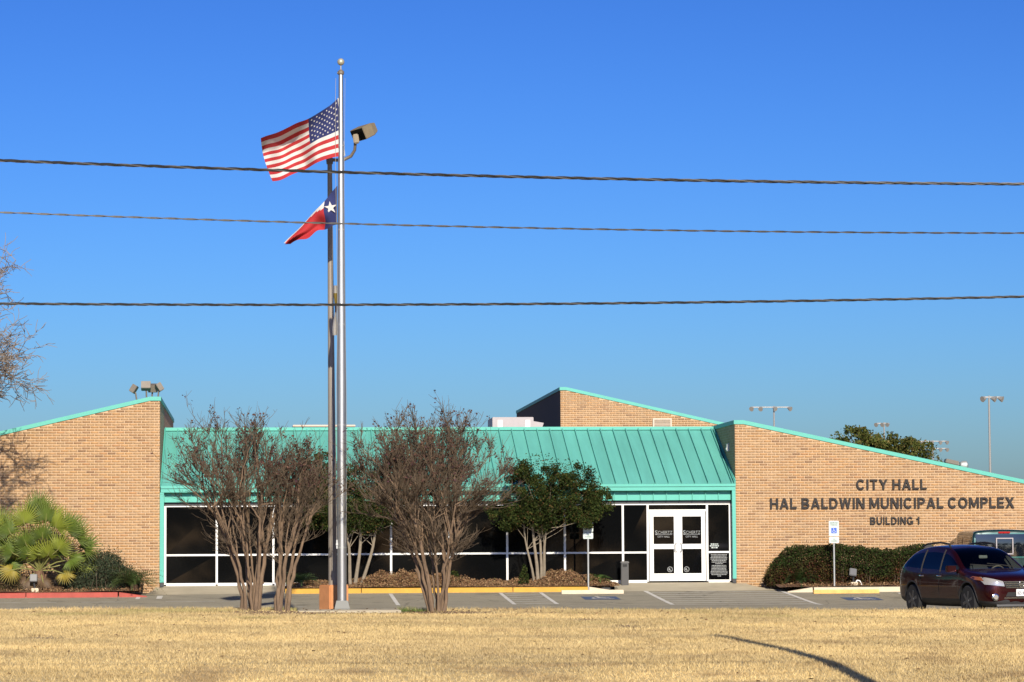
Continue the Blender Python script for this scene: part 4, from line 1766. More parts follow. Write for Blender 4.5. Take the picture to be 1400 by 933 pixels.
MG1 = see_through_glass('car_glass_side', (.16, .18, .18))
MG2 = see_through_glass('car_glass_front', (.55, .60, .58))
MG3 = see_through_glass('car_glass_rear', (.16, .18, .18))
RW, FWX, RWX = .365, 1.44, -1.385
co, polys = loft_body(ST, suv_pick, [M_MAROON, MG1, MG2, MG3, M_CLAD],
                      [(FWX, .82, .37, .425, .24), (FWX, -.82, .37, .425, .24), (RWX, .82, .37, .425, .24), (RWX, -.82, .37, .425, .24)])
bvh = split_parts(co, polys, {('maroon_car_paint', 'dark_plastic_cladding', 'black_rubber'): ('body', False),
                              'car_glass_side': ('side_window', True), 'car_glass_front': ('windshield', True), 'car_glass_rear': ('rear_window', True)}, suv)
for x in (FWX, RWX):
    for s in (1, -1):
        wheel(x, s * .81, RW, .225, s, suv, .235)
front = lambda y, z: ((4, y, z), (-1, 0, 0))
for s in (1, -1):
    side = lambda x, z, s=s: ((x, s * 3, z), (0, -s, 0))
    h = patch(bvh, front, [(s * .47, .815), (s * .90, .93), (s * .84, .745), (s * .44, .70)], 8, 4, 'x', .012, 'headlight', M_LAMP, suv)
    patch(bvh, front, [(s * .845, .905), (s * .91, .94), (s * .90, .85), (s * .845, .82)], 3, 2, 'x', .018, 'turn_signal', M_AMBER, h)
    mb = MB()
    hit = bvh.ray_cast(Vector((4, s * .66, .46)), Vector((-1, 0, 0)))[0]
    mb.lathe([(.085, -.02), (.085, .02), (.07, .03)], (hit.x, s * .66, .46), 18, 'x')
    fl = mb.build('fog_lamp', M_CHROME, suv, smooth=True)
    mb = MB()
    mb.lathe([(.06, .02), (.055, .036)], (hit.x, s * .66, .46), 18, 'x')
    mb.build('lens', M_LAMP, fl, smooth=True)
    # door handles and door seams
    for hx in (.28, -.62):
        q = bvh.ray_cast(Vector((hx - .25, s * 3, .93)), Vector((0, -s, 0)))[0]
        mb = MB()
        mb.tube([(hx - .36, q.y, .93), (hx - .33, q.y + s * .025, .93), (hx - .18, q.y + s * .025, .93), (hx - .15, q.y, .93)], .017, 8)
        mb.build('door_handle', M_CHROME, suv, smooth=True)
    for dx in (1.0, .02, -.95):
        mb = MB()
        pts = []
        for z in np.linspace(.42, 1.0, 7):
            q = bvh.ray_cast(Vector((dx, s * 3, z)), Vector((0, -s, 0)))[0]
            pts.append((dx, q.y + s * .001, z))
        mb.tube(pts, .005, 4)
        mb.build('door_seam', M_BLACK, suv)
    for px, nm in ((.02, 'pillar'), (-.95, 'pillar')):
        mb = MB()
        pts = []
        for z in np.linspace(1.02, 1.53, 7):
            q = bvh.ray_cast(Vector((px - (z - 1.02) * .1, s * 3, z)), Vector((0, -s, 0)))[0]
            pts.append((px - (z - 1.02) * .1, q.y, z))
        mb.tube(pts, .022, 6)
        mb.build(nm, M_CLAD, suv)
    # mirror
    mb = MB()
    mb.tube([(.86, s * .86, 1.05), (.86, s * .94, 1.06)], .03, 8)
    mb.obox((.84, s * 1.03, 1.09), (1, 0, 0), (0, 1, 0), (0, 0, 1), .06, .115, .075)
    mb.build('mirror', M_MAROON, suv, bevel=.03, smooth=True)
    # roof rail
    mb = MB()
    pts = [(.05, s * .60, 1.585), (-.05, s * .60, 1.665), (-.5, s * .595, 1.70), (-1.2, s * .585, 1.67), (-1.45, s * .58, 1.61)]
    mb.tube(pts, .022, 8)
    mb.build('roof_rail', M_CLAD, suv, smooth=True)
    # tail lamp
    patch(bvh, lambda y, z: ((-4, y, z), (1, 0, 0)), [(s * .62, 1.12), (s * .84, 1.12), (s * .86, .82), (s * .70, .85)], 4, 6, 'x', .012, 'tail_lamp', M_REDLENS, suv)
    # wheel arch lips
    for wx in (FWX, RWX):
        mb = MB()
        pts = []
        for a in np.linspace(-.1, math.pi + .1, 22):
            x, z = wx + .43 * math.cos(a), .37 + .43 * math.sin(a)
            q = bvh.ray_cast(Vector((wx + .45 * math.cos(a), s * 3, max(.3, .37 + .45 * math.sin(a)))), Vector((0, -s, 0)))[0]
            if q is not None:
                pts.append((x, q.y - s * .004, z))
        mb.tube(pts, .018, 6)
        mb.build('arch_lip', M_CLAD, suv, smooth=True)
# grille
gr = patch(bvh, front, [(-.46, .815), (.46, .815), (.40, .655), (-.40, .655)], 12, 4, 'x', .006, 'grille', M_BLACK, suv)
for k in range(4):
    z = .805 - k * .045
    wd = .455 - k * .018
    pts = []
    for y in np.linspace(-wd, wd, 13):
        q = bvh.ray_cast(Vector((4, y, z)), Vector((-1, 0, 0)))[0]
        pts.append((q.x + .014, y, z))
    mb = MB()
    mb.tube(pts, .010 if k else .014, 6)
    mb.build('grille_bar', M_CHROME, gr, smooth=True)
q = bvh.ray_cast(Vector((4, 0, .745)), Vector((-1, 0, 0)))[0]
mb = MB()
n = 24
for k in range(n):
    t0, t1 = 2 * math.pi * k / n, 2 * math.pi * (k + 1) / n
    for dx in (0, .02):
        pass
    mb.add([(q.x + .03, r * math.cos(t), .745 + r * math.sin(t)) for r, t in ((.055, t0), (.075, t0), (.075, t1), (.055, t1))] +
           [(q.x + .01, r * math.cos(t), .745 + r * math.sin(t)) for r, t in ((.055, t0), (.075, t0), (.075, t1), (.055, t1))],
           [(0, 1, 2, 3), (1, 5, 6, 2), (4, 0, 3, 7)])
mb.box(q.x + .01, q.x + .035, -.085, .085, .73, .76)
mb.build('emblem', M_CHROME, suv)
# lower intake, chrome strip, licence plate
patch(bvh, front, [(-.36, .57), (.36, .57), (.42, .47), (-.42, .47)], 8, 3, 'x', .008, 'lower_intake', M_BLACK, suv)
pts = []
for y in np.linspace(-.46, .46, 13):
    q = bvh.ray_cast(Vector((4, y, .44)), Vector((-1, 0, 0)))[0]
    pts.append((q.x + .012, y, .44))
mb = MB()
mb.tube(pts, .014, 6)
mb.build('bumper_trim', M_CHROME, suv, smooth=True)
mb = MB()
mb.box(2.395, 2.405, -.155, .155, .48, .635)
pl = mb.build('license_plate', M_PLATE, suv, bevel=.003)
V, F = text_shape('BZ5 8KX', .07, .25, .003, .01)
mb = MB()
mb.add([(2.406 + v[2], -.125 + v[0], .515 + v[1]) for v in V], F)
mb.build('plate_number', mat('plate_ink', (.03, .04, .09), .6), pl)
# lower lip, wiper, aerial, rear view mirror
mb = MB()
mb.tube([(2.30, -.62, .27), (2.37, -.3, .27), (2.385, 0, .27), (2.37, .3, .27), (2.30, .62, .27)], .035, 6)
mb.build('lower_lip', mat('satin_grey_plastic', (.09, .09, .09), .5), suv, smooth=True)
mb = MB()
mb.tube([(1.02, .55, 1.14), (.96, .2, 1.185), (.90, -.1, 1.215)], .01, 5)
mb.tube([(1.02, .05, 1.155), (.96, -.3, 1.18), (.90, -.55, 1.195)], .01, 5)
mb.build('wiper', M_BLACK, suv)
mb = MB()
mb.tube([(-.1, 0, 1.655), (-.17, 0, 1.76)], .007, 5)
mb.build('aerial', M_BLACK, suv)
# inside: dashboard, steering wheel, seats, cabin floor
M_CABIN = mat('dark_cabin_trim', (.022, .021, .021), .8)
mb = MB()
mb.box(.55, 1.0, -.74, .74, .72, 1.04)
mb.box(.62, .72, .18, .58, 1.04, 1.09)
mb.build('dashboard', M_CABIN, suv, bevel=.03)
mb = MB()
c = Vector((.47, .38, .99))
n_ = Vector((-.85, 0, .5)).normalized()
e1 = Vector((0, 1, 0))
e2 = n_.cross(e1)
mb.tube([c + (e1 * math.cos(a_) + e2 * math.sin(a_)) * .19 for a_ in np.linspace(0, 2 * math.pi, 25)], .017, 6)
mb.tube([c - e1 * .18, c + e1 * .18], .02, 6)
mb.tube([c, c + Vector((.2, 0, -.12))], .03, 6)
mb.build('steering_wheel', mat('tan_steering_wheel', (.30, .25, .19), .6), suv, smooth=True)
for sy in (.38, -.38):
    mb = MB()
    mb.box(-.35, .20, sy - .25, sy + .25, .45, .62)
    mb.obox((-.36, sy, .88), (.97, 0, .24), (0, 1, 0), (-.24, 0, .97), .08, .24, .33)
    st_ = mb.build('seat', M_SEAT, suv, bevel=.05)
    mb = MB()
    mb.obox((-.47, sy, 1.30), (.97, 0, .24), (0, 1, 0), (-.24, 0, .97), .05, .13, .09)
    mb.build('headrest', M_SEAT, st_, bevel=.03)
mb = MB()
mb.box(-1.35, -1.15, -.65, .65, .5, 1.15)
mb.build('rear_seat', M_SEAT, suv, bevel=.05)
mb = MB()
mb.box(-2.0, 1.0, -.72, .72, .34, .40)
mb.build('cabin_floor', M_CABIN, suv)
mb = MB()
mb.box(.50, .54, -.11, .11, 1.33, 1.40)
mb.build('rear_view_mirror', M_GALV, suv, bevel=.01)
suv.scale = (1.02, 1.02, 1.05)
suv.rotation_euler = (0, 0, math.radians(-76))
fwd = Vector((math.cos(math.radians(-76)), math.sin(math.radians(-76)), 0))
suv.location = Vector((18.15, 68.25, -.10)) - fwd * 2.43

# --- the pickup parked facing the building, with a shell over its bed
tr = bpy.data.objects.new('pickup_truck', None)
link(tr)
tag(tr, 'dark green pickup truck with a canopy over its bed, half hidden behind the maroon car', 'pickup truck')
TH = .95


def tsec(hw, zb, zm, zbelt, side, edge, crown):
    return [(0, zb), (hw * .85, zb), (hw, zb + .12), (hw, zm), (hw * .985, zbelt), side, edge, (edge[0] * .5, crown - .005), (0, crown)]


TS = [
    (2.75, tsec(.80, .40, .70, .95, (.76, .99), (.7, 1.01), 1.02)),
    (2.65, tsec(.93, .36, .75, 1.02, (.86, 1.06), (.78, 1.08), 1.1)),
    (1.75, tsec(.97, .36, .78, 1.10, (.88, 1.16), (.8, 1.18), 1.2)),
    (1.45, tsec(.97, .36, .78, 1.12, (.86, 1.2), (.8, 1.24), 1.27)),
    (.75, tsec(.97, .36, .78, 1.13, (.75, 1.72), (.68, 1.78), 1.81)),
    (-.15, tsec(.97, .36, .78, 1.13, (.76, 1.75), (.68, 1.81), 1.84)),
    (-.55, tsec(.97, .36, .78, 1.13, (.77, 1.75), (.68, 1.81), 1.84)),
    (-.62, tsec(.97, .36, .78, 1.13, (.89, 1.86), (.82, 1.95), 1.99)),
    (-.8, tsec(.97, .36, .78, 1.13, (.90, 1.87), (.83, 1.96), 2.0)),
    (-2.3, tsec(.97, .42, .80, 1.13, (.90, 1.87), (.83, 1.96), 2.0)),
    (-2.60, tsec(.97, .45, .80, 1.13, (.905, 1.86), (.835, 1.95), 1.985)),
    (-2.70, tsec(.96, .47, .80, 1.13, (.89, 1.84), (.82, 1.92), 1.95)),
]
MTG = mat('truck_glass_side', (.006, .008, .01), .03, spec=.8)
MTG2 = mat('truck_glass_front', (.006, .008, .01), .03, spec=.8)


def t_pick(s, k):
    if s in (3, 4, 5) and k == 4:
        return 1
    if s == 3 and k in (6, 7):
        return 2
    if k < 2:
        return 3
    return 0


co, polys = loft_body(TS, t_pick, [M_TRUCK, MTG, MTG2, M_CLAD], [(1.85, .85, .40, .45, .25), (1.85, -.85, .40, .45, .25), (-1.65, .85, .40, .45, .25), (-1.65, -.85, .40, .45, .25)])
tb_ = split_parts(co, polys, {('dark_green_truck_paint', 'dark_plastic_cladding', 'black_rubber'): ('body', False), 'truck_glass_side': ('side_window', True),
                              'truck_glass_front': ('windshield', True)}, tr)
for x in (1.85, -1.65):
    for s in (1, -1):
        wheel(x, s * .83, .39, .24, s, tr, .23, 5)
M_TRIMTEAL = mat('teal_truck_trim', (.025, .15, .125), .35, coat=.8)
# canopy rear glass and its surround
back = lambda y, z: ((-6, y, z), (1, 0, 0))
patch(tb_, back, [(-.85, 1.89), (.85, 1.89), (.87, 1.19), (-.87, 1.19)], 6, 4, 'x', .010, 'canopy_rear_frame', M_TRIMTEAL, tr)
rg = patch(tb_, back, [(-.815, 1.855), (.815, 1.855), (.835, 1.22), (-.835, 1.22)], 6, 4, 'x', .020, 'canopy_rear_glass', M_CARGLASS, tr)
mb = MB()
for (ya, yb, za, zb) in ((-.25, .25, 1.72, 1.75), (-.25, -.22, 1.30, 1.72), (.22, .25, 1.30, 1.72), (-.25, .25, 1.28, 1.31)):
    mb.box(-2.74, -2.728, ya, yb, za, zb)
mb.build('slider_frame', M_HVAC, rg)
mb = MB()
mb.box(-2.72, -2.68, -.17, .17, 1.875, 1.925)
mb.build('brake_lamp', M_REDLENS, tr, bevel=.01)
for s in (1, -1):
    for xa, xb in ((-1.5, -.85), (-2.5, -1.62)):
        patch(tb_, lambda x, z, s=s: ((x, s * 4, z), (0, -s, 0)), [(xa, 1.78), (xb, 1.78), (xb, 1.30), (xa, 1.30)], 4, 4, 'y', .008, 'canopy_side_window', M_CARGLASS, tr)
    patch(tb_, back, [(s * .80, 1.10), (s * .94, 1.10), (s * .94, .72), (s * .80, .72)], 2, 3, 'x', .012, 'tail_lamp', M_REDLENS, tr)
    mb = MB()
    mb.obox((1.2, s * 1.30, 1.50), (1, 0, 0), (0, 1, 0), (0, 0, 1), .05, .11, .09)
    mb.tube([(1.2, s * .86, 1.25), (1.2, s * 1.12, 1.42), (1.2, s * 1.25, 1.48)], .025, 6)
    mb.build('mirror', M_CLAD, tr, bevel=.03, smooth=True)
patch(tb_, back, [(-.76, 1.11), (.76, 1.11), (.76, .68), (-.76, .68)], 6, 4, 'x', .008, 'tailgate', M_TRUCK, tr)
mb = MB()
mb.tube([(-2.82, -.92, .58), (-2.87, -.5, .58), (-2.87, .5, .58), (-2.82, .92, .58)], .08, 8)
mb.build('rear_bumper', M_CHROME, tr, smooth=True)
tr.rotation_euler = (0, 0, math.radians(90))
tr.location = (21.22, 84.3, lot_z(84.3) - .03)

# ------------------------------------------------------------------ vegetation
M_LEAF = mat('evergreen_leaf', (.05, .08, .02), .75, attr=True, trans=.2, spec=.08)
M_DRYLEAF = mat('dry_leaf', (.2, .12, .06), .9, attr=True, trans=.15, spec=.2)
M_BARK_TAN = mat('smooth_tan_bark', (.165, .110, .068), .88, var=.5, scale=5, streak=(3, 3, .7), bump=.4)
M_BARK_GREY = mat('pale_grey_bark', (.23, .19, .135), .9, var=.25, scale=8, bump=.4)
M_TWIG = mat('brown_twig', (.082, .058, .036), .9, var=.2, scale=5)
M_TWIG_GREY = mat('grey_twig', (.19, .15, .115), .9, var=.2, scale=5)


def leaf_quads(P, size, elong=1.7, rng=RNG, up=0.0):
    n = len(P)
    d = rng.normal(size=(n, 3))
    d[:, 2] += up
    d /= np.linalg.norm(d, axis=1, keepdims=True)
    r = rng.normal(size=(n, 3))
    s = np.cross(d, r)
    s /= np.linalg.norm(s, axis=1, keepdims=True) + 1e-9
    L = (size * rng.uniform(.6, 1.3, n))[:, None]
    a = P - d * L * .5
    b2 = P + s * L / elong * .5
    c = P + d * L * .5
    e = P - s * L / elong * .5
    V = np.stack([a, b2, c, e], axis=1).reshape(-1, 3)
    F = np.arange(n * 4).reshape(-1, 4)
    return V, F


def cloud(centers, radii, per, squash=.8, hollow=.35, rng=RNG):
    out = []
    for c, r in zip(centers, radii):
        d = rng.normal(size=(per, 3))
        d /= np.linalg.norm(d, axis=1, keepdims=True)
        rad = r * (hollow + (1 - hollow) * rng.random(per) ** .6)
        p = d * rad[:, None]
        p[:, 2] *= squash
        out.append(p + np.asarray(c))
    return np.concatenate(out)


def tones(n, palette, p, jitter=.22, rng=RNG, rep=4):
    pal = np.array(palette)
    c = pal[rng.choice(len(pal), n, p=np.array(p) / sum(p))] * rng.uniform(1 - jitter, 1 + jitter, (n, 1))
    return np.repeat(c, rep, axis=0)


GREEN = [(.020, .033, .009), (.034, .050, .012), (.060, .072, .017), (.078, .060, .019), (.10, .050, .021)]


def twig_path(p, d, length, n, wob, rng, lift=0.0):
    pts = [Vector(p)]
    d = Vector(d).normalized()
    for i in range(n):
        d = (d + Vector((rng.uniform(-wob, wob), rng.uniform(-wob, wob), rng.uniform(-wob, wob) + lift))).normalized()
        pts.append(pts[-1] + d * (length / n))
    return pts, d


# --- bare many-stemmed crape myrtles on the lawn edge
def crape_myrtle(x, y, stems, crown, label, seed, nsub=5, ntw=7, dens=1.0):
    """crown: centre x, z and radii x, y, z of the round head that the shoots fill."""
    rng = random.Random(seed)
    z0 = float(lawn_z(x, y)) - .03
    cx, cz, rx, ry, rz = crown
    t = thing('crape_myrtle_tree', (x, y, z0), label, 'tree', 'bare crape myrtles by the flagpole')
    tk, cr = MB(), MB()
    pods = []

    def inside(p, k=1.0):
        return ((p.x - cx) / rx) ** 2 + ((p.y - y) / ry) ** 2 + ((p.z - cz) / rz) ** 2 < k

    def shoots(q, base_d, n, scale):
        """long thin shoots with side twigs, growing up and outward"""
        for k in range(n):
            dd = (Vector(base_d) + Vector((rng.uniform(-.9, .9), rng.uniform(-.9, .9), rng.uniform(-.35, .65)))).normalized()
            ln = rng.uniform(.25, 1.0) ** 1.2 * scale
            tp, td = twig_path(q, dd, ln, 5, .15, rng, .09)
            if not inside(tp[-1], 1.12) and rng.random() < .86:
                tp, td = twig_path(q, dd, ln * .35, 5, .15, rng, .09)
                if not inside(tp[-1], 1.2):
                    continue
            r = rng.uniform(.006, .0115)
            cr.tube(tp, [r, r * .88, r * .75, r * .62, r * .5, r * .35], 4, cap=False)
            for m in range(max(1, int(rng.uniform(1.5, 5.5) * dens * (.5 + ln)))):
                d3 = (td + Vector((rng.uniform(-1, 1), rng.uniform(-1, 1), rng.uniform(-.4, .7)))).normalized()
                fp_, fd = twig_path(tp[rng.randint(1, 5)], d3, rng.uniform(.08, .42), 3, .22, rng, .06)
                r3 = rng.uniform(.0038, .0065)
                cr.tube(fp_, [r3, r3 * .85, r3 * .7, r3 * .5], 3, cap=False)
                if rng.random() < .6:
                    d4 = (fd + Vector((rng.uniform(-1, 1), rng.uniform(-1, 1), rng.uniform(-.3, .6)))).normalized()
                    gp, gd = twig_path(fp_[rng.randint(1, 2)], d4, rng.uniform(.08, .26), 2, .2, rng)
                    cr.tube(gp, [.0046, .0038, .003], 3, cap=False)
                if rng.random() < .2 and fp_[-1].z > cz:
                    pods.append(fp_[-1])
            if rng.random() < .45 and tp[-1].z > cz + .2 * rz:
                pods.append(tp[-1])

    for i in range(stems):
        a = 2 * math.pi * (i + rng.uniform(-.4, .4)) / stems
        r0 = rng.uniform(.03, .17)
        b = Vector((x + r0 * 1.25 * math.cos(a), y + r0 * math.sin(a), z0))
        f = rng.uniform(.12, .58)
        e = Vector((cx + rx * f * math.cos(a), y + ry * f * math.sin(a), cz - rz * rng.uniform(.05, .5)))
        mid = b.lerp(e, .5) + Vector((rng.uniform(-.09, .09) - .22 * (e.x - b.x), rng.uniform(-.06, .06), .1))
        pts = [b + Vector((0, 0, -.1))] + [bez([b, b.lerp(mid, .5) + Vector((rng.uniform(-.06, .06), 0, .1)), mid, e], s) + Vector((rng.uniform(-.022, .022), rng.uniform(-.022, .022), 0)) for s in np.linspace(.05, 1, 10)]
        r1 = rng.uniform(.028, .058)
        rad = [r1 * 1.25] + list(np.linspace(r1, r1 * .5, len(pts) - 1) * np.array([rng.uniform(.9, 1.1) for _ in range(len(pts) - 1)]))
        tk.tube(pts, rad, 8)
        if rng.random() < .5:                                   # a pruned stub
            q = pts[rng.randint(3, 6)]
            tk.tube([q, q + Vector((rng.uniform(-.1, .1), -.06, rng.uniform(.08, .2)))], [r1 * .5, r1 * .42], 6)
        shoots(pts[6], (math.cos(a), math.sin(a), .2), 2, .8)
        shoots(pts[7], (math.cos(a), math.sin(a), .3), 4, .85)
        shoots(pts[9], (math.cos(a) * .8, math.sin(a) * .8, .5), 3, .8)
        for j in range(nsub):
            a2 = a + rng.uniform(-1.0, 1.0)
            f2 = rng.random() ** .55 * .86
            el = rng.uniform(-.55, 1.3)
            tgt = Vector((cx + rx * f2 * math.cos(a2) * math.cos(el), y + ry * f2 * math.sin(a2) * math.cos(el), cz + rz * f2 * math.sin(el)))
            sp = pts[rng.randint(6, 10)]
            if tgt.z < sp.z:
                tgt.z = sp.z + rng.uniform(.05, .3)
            c1 = sp + Vector(((tgt.x - sp.x) * .25, (tgt.y - sp.y) * .25, (tgt.z - sp.z) * .55))
            bp = [bez([sp, c1, tgt], s) + Vector((rng.uniform(-.025, .025), rng.uniform(-.025, .025), 0)) for s in np.linspace(0, 1, 7)]
            bd = (bp[-1] - bp[-3]).normalized()
            tk.tube(bp, list(np.linspace(r1 * .45, r1 * .16, len(bp))), 6)
            for k in range(ntw):
                shoots(bp[rng.randint(2, 6)], (bd * .7 + (bp[-1] - Vector((cx, y, cz - .5 * rz))).normalized() * .5), 1, .85)
            shoots(bp[-1], bd, 2, .9)
    tk.build('trunk', M_BARK_TAN, t, smooth=True)
    cw = cr.build('crown', M_TWIG, t)
    P = np.array([tuple(p) for p in pods])
    nrg = np.random.default_rng(seed)
    P = np.repeat(P, 5, axis=0) + nrg.normal(scale=.03, size=(len(P) * 5, 3))
    V, F = leaf_quads(P, .05, 1.2, nrg)
    tag(obj_np('seed_pods', V, F, M_DRYLEAF, cw, tones(len(P), [(.08, .04, .032), (.12, .066, .045), (.07, .032, .04)], [1, 1, .6], .3, nrg)), kind='stuff')
    return t


crape_myrtle(-.02, 66.0, 9, (-.34, 3.15, 1.7, 1.3, 1.55), 'bare crape myrtle, leftmost of the three, wide thin twiggy crown', 11, 6, 8, 1.4)
crape_myrtle(.60, 65.85, 5, (1.0, 2.8, .90, .9, 1.15), 'smaller bare crape myrtle close left of the flagpole, partly before the dark pole', 23, 6, 9, 1.5)
crape_myrtle(4.15, 66.3, 13, (3.92, 3.05, 2.15, 1.5, 1.72), 'dense bare crape myrtle right of the flagpole with a full brown crown', 37, 7, 10, 1.7)


# --- evergreen trees before the glass
def evergreen(x, y, z0, lobes, stems, per, size, label, seed, palette=GREEN, pal_p=(4, 4, 2.2, .9, .5), name='evergreen_tree', group=None, bark=None, nclump=12):
    rng = random.Random(seed)
    nrg = np.random.default_rng(seed)
    t = thing(name, (x, y, z0), label, 'tree', group)
    tk = MB()
    cs, rs = [], []
    for (cx, cy, cz, rx, ry, rz, n) in lobes:
        for k in range(n):
            d = nrg.normal(size=3)
            d /= np.linalg.norm(d)
            f = nrg.random() ** .45
            cs.append((cx + d[0] * rx * f, cy + d[1] * ry * f, cz + d[2] * rz * f))
            rs.append(nrg.uniform(.17, .34) * min(max(rx, .7), 1.7) / 1.05)
    for (bx, by, tx_, ty_, tz_, r) in stems:
        b = Vector((bx, by, z0 - .15))
        e = Vector((tx_, ty_, tz_))
        pts = [b.lerp(e, s) + Vector((math.sin(s * 5 + seed + bx) * .06, math.cos(s * 4) * .05, 0)) for s in np.linspace(0, 1, 8)]
        tk.tube(pts, list(np.linspace(r, r * .45, 8)), 8)
        for _ in range(7):
            c = cs[rng.randrange(len(cs))]
            s = pts[rng.randint(4, 7)]
            m = s.lerp(Vector(c), .5) + Vector((0, 0, -.08))
            tk.tube([s, m, Vector(c)], [r * .24, r * .15, r * .07], 5)
    tk.build('trunk', bark or M_BARK_GREY, t, smooth=True)
    P = cloud(cs, rs, per, .8, .25, nrg)
    # loose leaves between the clumps fill the crown unevenly
    ext = []
    for (cx, cy, cz, rx, ry, rz, nn) in lobes:
        m = nn * per // 5
        d = nrg.normal(size=(m, 3))
        d /= np.linalg.norm(d, axis=1, keepdims=True)
        ext.append(np.array((cx, cy, cz)) + d * np.array((rx, ry, rz)) * (nrg.random(m) ** .4 * 1.12)[:, None])
    ext = np.concatenate(ext)
    P = np.concatenate([P, ext])
    V, F = leaf_quads(P, size, 1.6, nrg, .15)
    # random clump brightness paints in sunlit clumps and dark patches between them
    n = len(P)
    clump = np.concatenate([np.repeat(nrg.uniform(.55, 1.45, len(cs)), per), np.ones(len(ext))])
    col = tones(n, palette, pal_p, .25, nrg) * np.repeat(clump, 4)[:, None]
    obj_np('crown', V, F, M_LEAF, t, col)
    return t


evergreen(8.6, 88.6, .55, [(8.55, 88.35, 3.75, .95, .8, .72, 30), (9.65, 88.35, 3.55, .80, .7, .70, 26), (8.85, 88.25, 2.95, 1.15, .8, .50, 34), (10.35, 88.2, 3.0, .55, .6, .48, 16),
                           (7.6, 88.3, 2.75, .55, .5, .5, 14), (9.95, 87.75, 2.6, .42, .25, .28, 10), (10.35, 87.8, 2.9, .5, .3, .35, 10), (9.97, 87.66, 2.42, .22, .14, .2, 7), (8.6, 88.2, 2.55, 1.0, .5, .32, 22), (7.75, 88.25, 2.5, .4, .4, .3, 8)],
          [(8.46, 88.6, 8.2, 88.5, 2.5, .042), (8.55, 88.55, 8.5, 88.5, 2.9, .06), (8.64, 88.6, 8.78, 88.5, 2.9, .052), (8.70, 88.65, 8.95, 88.4, 2.6, .056)],
          210, .062, 'dark evergreen tree with pale trunks beside the half hidden parking sign', 5)
evergreen(3.15, 88.6, .55, [(1.95, 88.4, 3.75, .62, .7, .95, 26), (2.6, 88.4, 3.45, .9, .7, .75, 30), (4.0, 88.4, 3.65, .85, .7, .75, 26), (3.2, 88.3, 2.75, 1.45, .8, .50, 36), (4.6, 88.3, 2.9, .5, .5, .5, 12), (3.0, 88.3, 2.5, 1.2, .5, .35, 20), (1.8, 88.3, 2.85, .5, .5, .6, 16)],
          [(3.0, 88.6, 2.7, 88.5, 2.6, .06), (3.12, 88.55, 3.2, 88.5, 2.8, .065), (3.28, 88.6, 3.75, 88.5, 2.7, .06)],
          200, .062, 'dark evergreen tree behind the flagpole and the full crape myrtle', 8)
evergreen(27.3, 125, .5, [(26.0, 125, 5.75, 1.2, 1.3, 1.1, 40), (28.4, 125, 5.35, 1.3, 1.3, 1.0, 40), (29.3, 125, 4.6, .8, 1.0, .8, 12), (27.3, 125, 4.2, 2.4, 1.6, 1.0, 24), (25.3, 125, 5.9, .6, .6, .65, 12), (27.2, 125, 5.9, 1.0, .8, .7, 22)],
          [(27.3, 125, 27.3, 125, 4.5, .2)], 130, .13, 'olive green oak crown rising behind the right wing roof', 15,
          [(.055, .07, .018), (.085, .095, .022), (.12, .115, .03), (.13, .10, .035)], (3, 3, 2, 1), 'background_oak_tree')


# --- bare oak just outside the left edge, its twigs against the sky and its shadow on the wing
def bare_oak(x, y, label, seed):
    rng = random.Random(seed)
    z0 = .25
    t = thing('bare_oak_tree', (x, y, z0), label, 'tree')
    tk, cr = MB(), MB()

    def grow(p, d, ln, r, depth):
        n = 4 if depth < 3 else 3
        pts, dd = twig_path(p, d, ln, n, .17 + .03 * depth, rng, -.01 if depth > 2 else .02)
        r2 = r * .66
        (tk if depth < 3 else cr).tube(pts, list(np.linspace(r, r2, len(pts))), 7 if depth < 3 else 3, cap=depth < 3)
        if depth >= 6:
            return
        kids = 3 if depth < 5 else 3
        for k in range(kids):
            s = pts[rng.randint(max(1, n - 2), n)] if depth else pts[rng.randint(2, n)]
            v = (dd * .75 + Vector((rng.uniform(-1, 1), rng.uniform(-1, 1), rng.uniform(-.45, .7)))).normalized()
            grow(s, v, ln * rng.uniform(.62, .82), max(.010, r2 * rng.uniform(.66, .9)), depth + 1)
        if depth >= 2:
            for k in range(2):
                s = pts[rng.randint(1, n)]
                v = (dd * .4 + Vector((rng.uniform(-1, 1), rng.uniform(-1, 1), rng.uniform(-.6, .6)))).normalized()
                grow(s, v, ln * rng.uniform(.35, .55), max(.009, r2 * .5), max(depth + 1, 5))
    tk.tube([(x, y, z0 - .1), (x + .05, y, z0 + 1.5), (x, y, z0 + 3.9)], [.3, .24, .22], 10)
    for a in range(6):
        an = a * 1.047 + .1
        grow((x, y, z0 + 3.8 - .1 * (a % 2)), (math.cos(an) * .85, math.sin(an) * .6, .85), 2.5, .12, 0)
    tk.build('trunk', M_BARK_GREY, t, smooth=True)
    cr.build('crown', M_TWIG_GREY, t)


bare_oak(-10.4, 84.2, 'bare grey oak whose twigs reach in at the left edge below the middle cable', 4)


# --- fan palms
M_PALM = mat('palm_leaf', (.14, .20, .03), .5, attr=True, trans=.3, spec=.4)
M_PETIOLE = mat('palm_petiole', (.20, .20, .06), .6, var=.15)
M_PALMTRUNK = mat('palm_trunk_fibre', (.16, .09, .05), .95, var=.4, scale=12, bump=.8)


